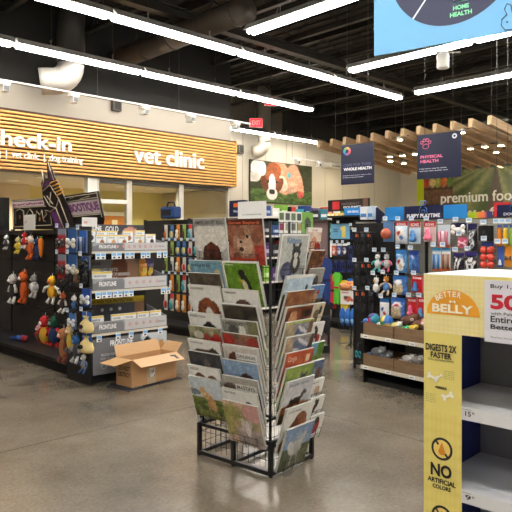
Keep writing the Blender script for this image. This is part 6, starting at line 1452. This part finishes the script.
a_ = bh(453, 10.5); b_ = bh(469, 4.5); m.text('HOME', a_[0], b_[0]+.0, bh(461, 9)[1], bh(461, 4.5)[1], -.0024, GNN, bold=.04)
a_ = bh(450, 19); b_ = bh(472, 10); m.text('HEALTH', a_[0], b_[0], bh(461, 15.5)[1], bh(461, 11)[1], -.0024, GNN, bold=.04)
hz_ = bh(461, 1.5)[1]; hx_ = (a_[0]+b_[0])/2
m.tube([(hx_-.06, -.005, hz_), (hx_+.06, -.005, hz_), (hx_+.06, -.005, hz_+.08), (hx_, -.005, hz_+.13), (hx_-.06, -.005, hz_+.08)], .004, GNN, 'print', 5, closed=True)
m.build('disc_print', t)
m = MB(); bx0, bz0 = bh(511, 30)
def U(x_, z_): return (bx0+x_, -.004, bz0+z_)
m.tube([U(.02, .0), U(-.045, .01), U(-.075, .05), U(-.07, .1), U(-.03, .13), U(-.05, .18), U(-.03, .22), U(.0, .2), U(.01, .14), U(.03, .14), U(.05, .2), U(.08, .2), U(.08, .13), U(.12, .09), U(.1, .02), U(.02, .0)], .004, (30, 40, 80), 'print', 5)
for dx in (-.03, .05): m.disc(bx0+dx, bz0+.07, .008, .008, -.002, (30, 40, 80), n=8)
m.build('pet_outline', t)
for x in (.25, 1.45): MB().tube([(x, .01, 1.5), (x, .01, 6.03-zb)], .004, (120, 118, 114), n=4).build('wire', t)
# red sign near the mural
F_ = Frame((494-CX)/FPX*9.0, 9.0, -45)
zb = CH-(216.5-HY)/FPX*9.0
t = thing('hanging_sign', 'small red sign with white script before the mural', 'hanging sign', F_, 0, 0, zb)
MB().box(0, .24, 0, .008, 0, .2, (200, 30, 44), 'print').text('fresh', .04, .2, .06, .14, -.001, (240, 236, 234), bold=.01).build('board', t)
for x in (.04, .2): MB().tube([(x, .004, .2), (x, .004, 6.03-zb)], .003, (120, 118, 114), n=4).build('wire', t)
# ------------------------------------------------------------------ light thrown along the rails, plus added unseen spots washing the far walls
def spot(u, v, z, tu, tv, tz, watts, ang=80, col=(1, .86, .62)):
    l = bpy.data.lights.new('track_or_added_spot', 'SPOT'); l.energy = watts; l.color = col; l.spot_size = math.radians(ang); l.spot_blend = .8; l.shadow_soft_size = .06
    o = bpy.data.objects.new('track_or_added_spot', l); C.objects.link(o); o.location = S.pt(u, v, z)
    d = S.pt(tu, tv, tz)-o.location; o.rotation_euler = d.to_track_quat('-Z', 'Y').to_euler()
for px in (-30, 4, 73, 144, 190, 235):
    u = S.hit(px, 238, 9.99)[0]; spot(u, 9.88, 3.86, u, 10.9, 3.0, 18, 78)
for px in (297, 318, 343):
    u = S.hit(px, 238, 13.2)[0]; spot(u, 13.08, 3.7, u, 13.85, 3.0, 9, 120)
for u, v in ((16.4, 9.8), (17.2, 8.0), (17.2, 10.6), (16.8, 6.8)):  # added lamps with no body of their own, to brighten the right wall
    spot(u, v, 3.5, 21.5, v-.2, 3.2, 80, 95)
for u in (14.5, 16.5, 18.5): spot(u, 10.9, 3.5, u+.3, 13.85, 2.6, 90, 110)  # more added unseen lamps, these brighten the back wall
for o_ in list(C.objects):
    if o_.name.startswith('recessed_downlight'):
        l = bpy.data.lights.new('downlight_spot', 'SPOT'); l.energy = 190; l.color = (1, .9, .7); l.spot_size = math.radians(140); l.spot_blend = .6; l.shadow_soft_size = .09
        q_ = bpy.data.objects.new('downlight_spot', l); C.objects.link(q_); q_.location = o_.location+Vector((0, 0, -.02))
# ------------------------------------------------------------------ camera, world, view
cam = bpy.data.cameras.new('camera'); co = bpy.data.objects.new('camera', cam); C.objects.link(co)
co.location = (0, 0, CH); co.rotation_euler = (PI/2, 0, 0)
cam.sensor_width = 36; cam.lens = 36*FPX/512; cam.shift_y = -(256-HY)/512; cam.clip_end = 100
SC.camera = co
w = bpy.data.worlds.new('world'); SC.world = w; w.use_nodes = True
w.node_tree.nodes['Background'].inputs['Color'].default_value = (.8, .85, .9, 1); w.node_tree.nodes['Background'].inputs['Strength'].default_value = .05
SC.view_settings.view_transform = 'Standard'; SC.view_settings.look = 'None'; SC.view_settings.gamma = 1
SC.view_settings.use_curve_mapping = False; SC.view_settings.exposure = 0.28
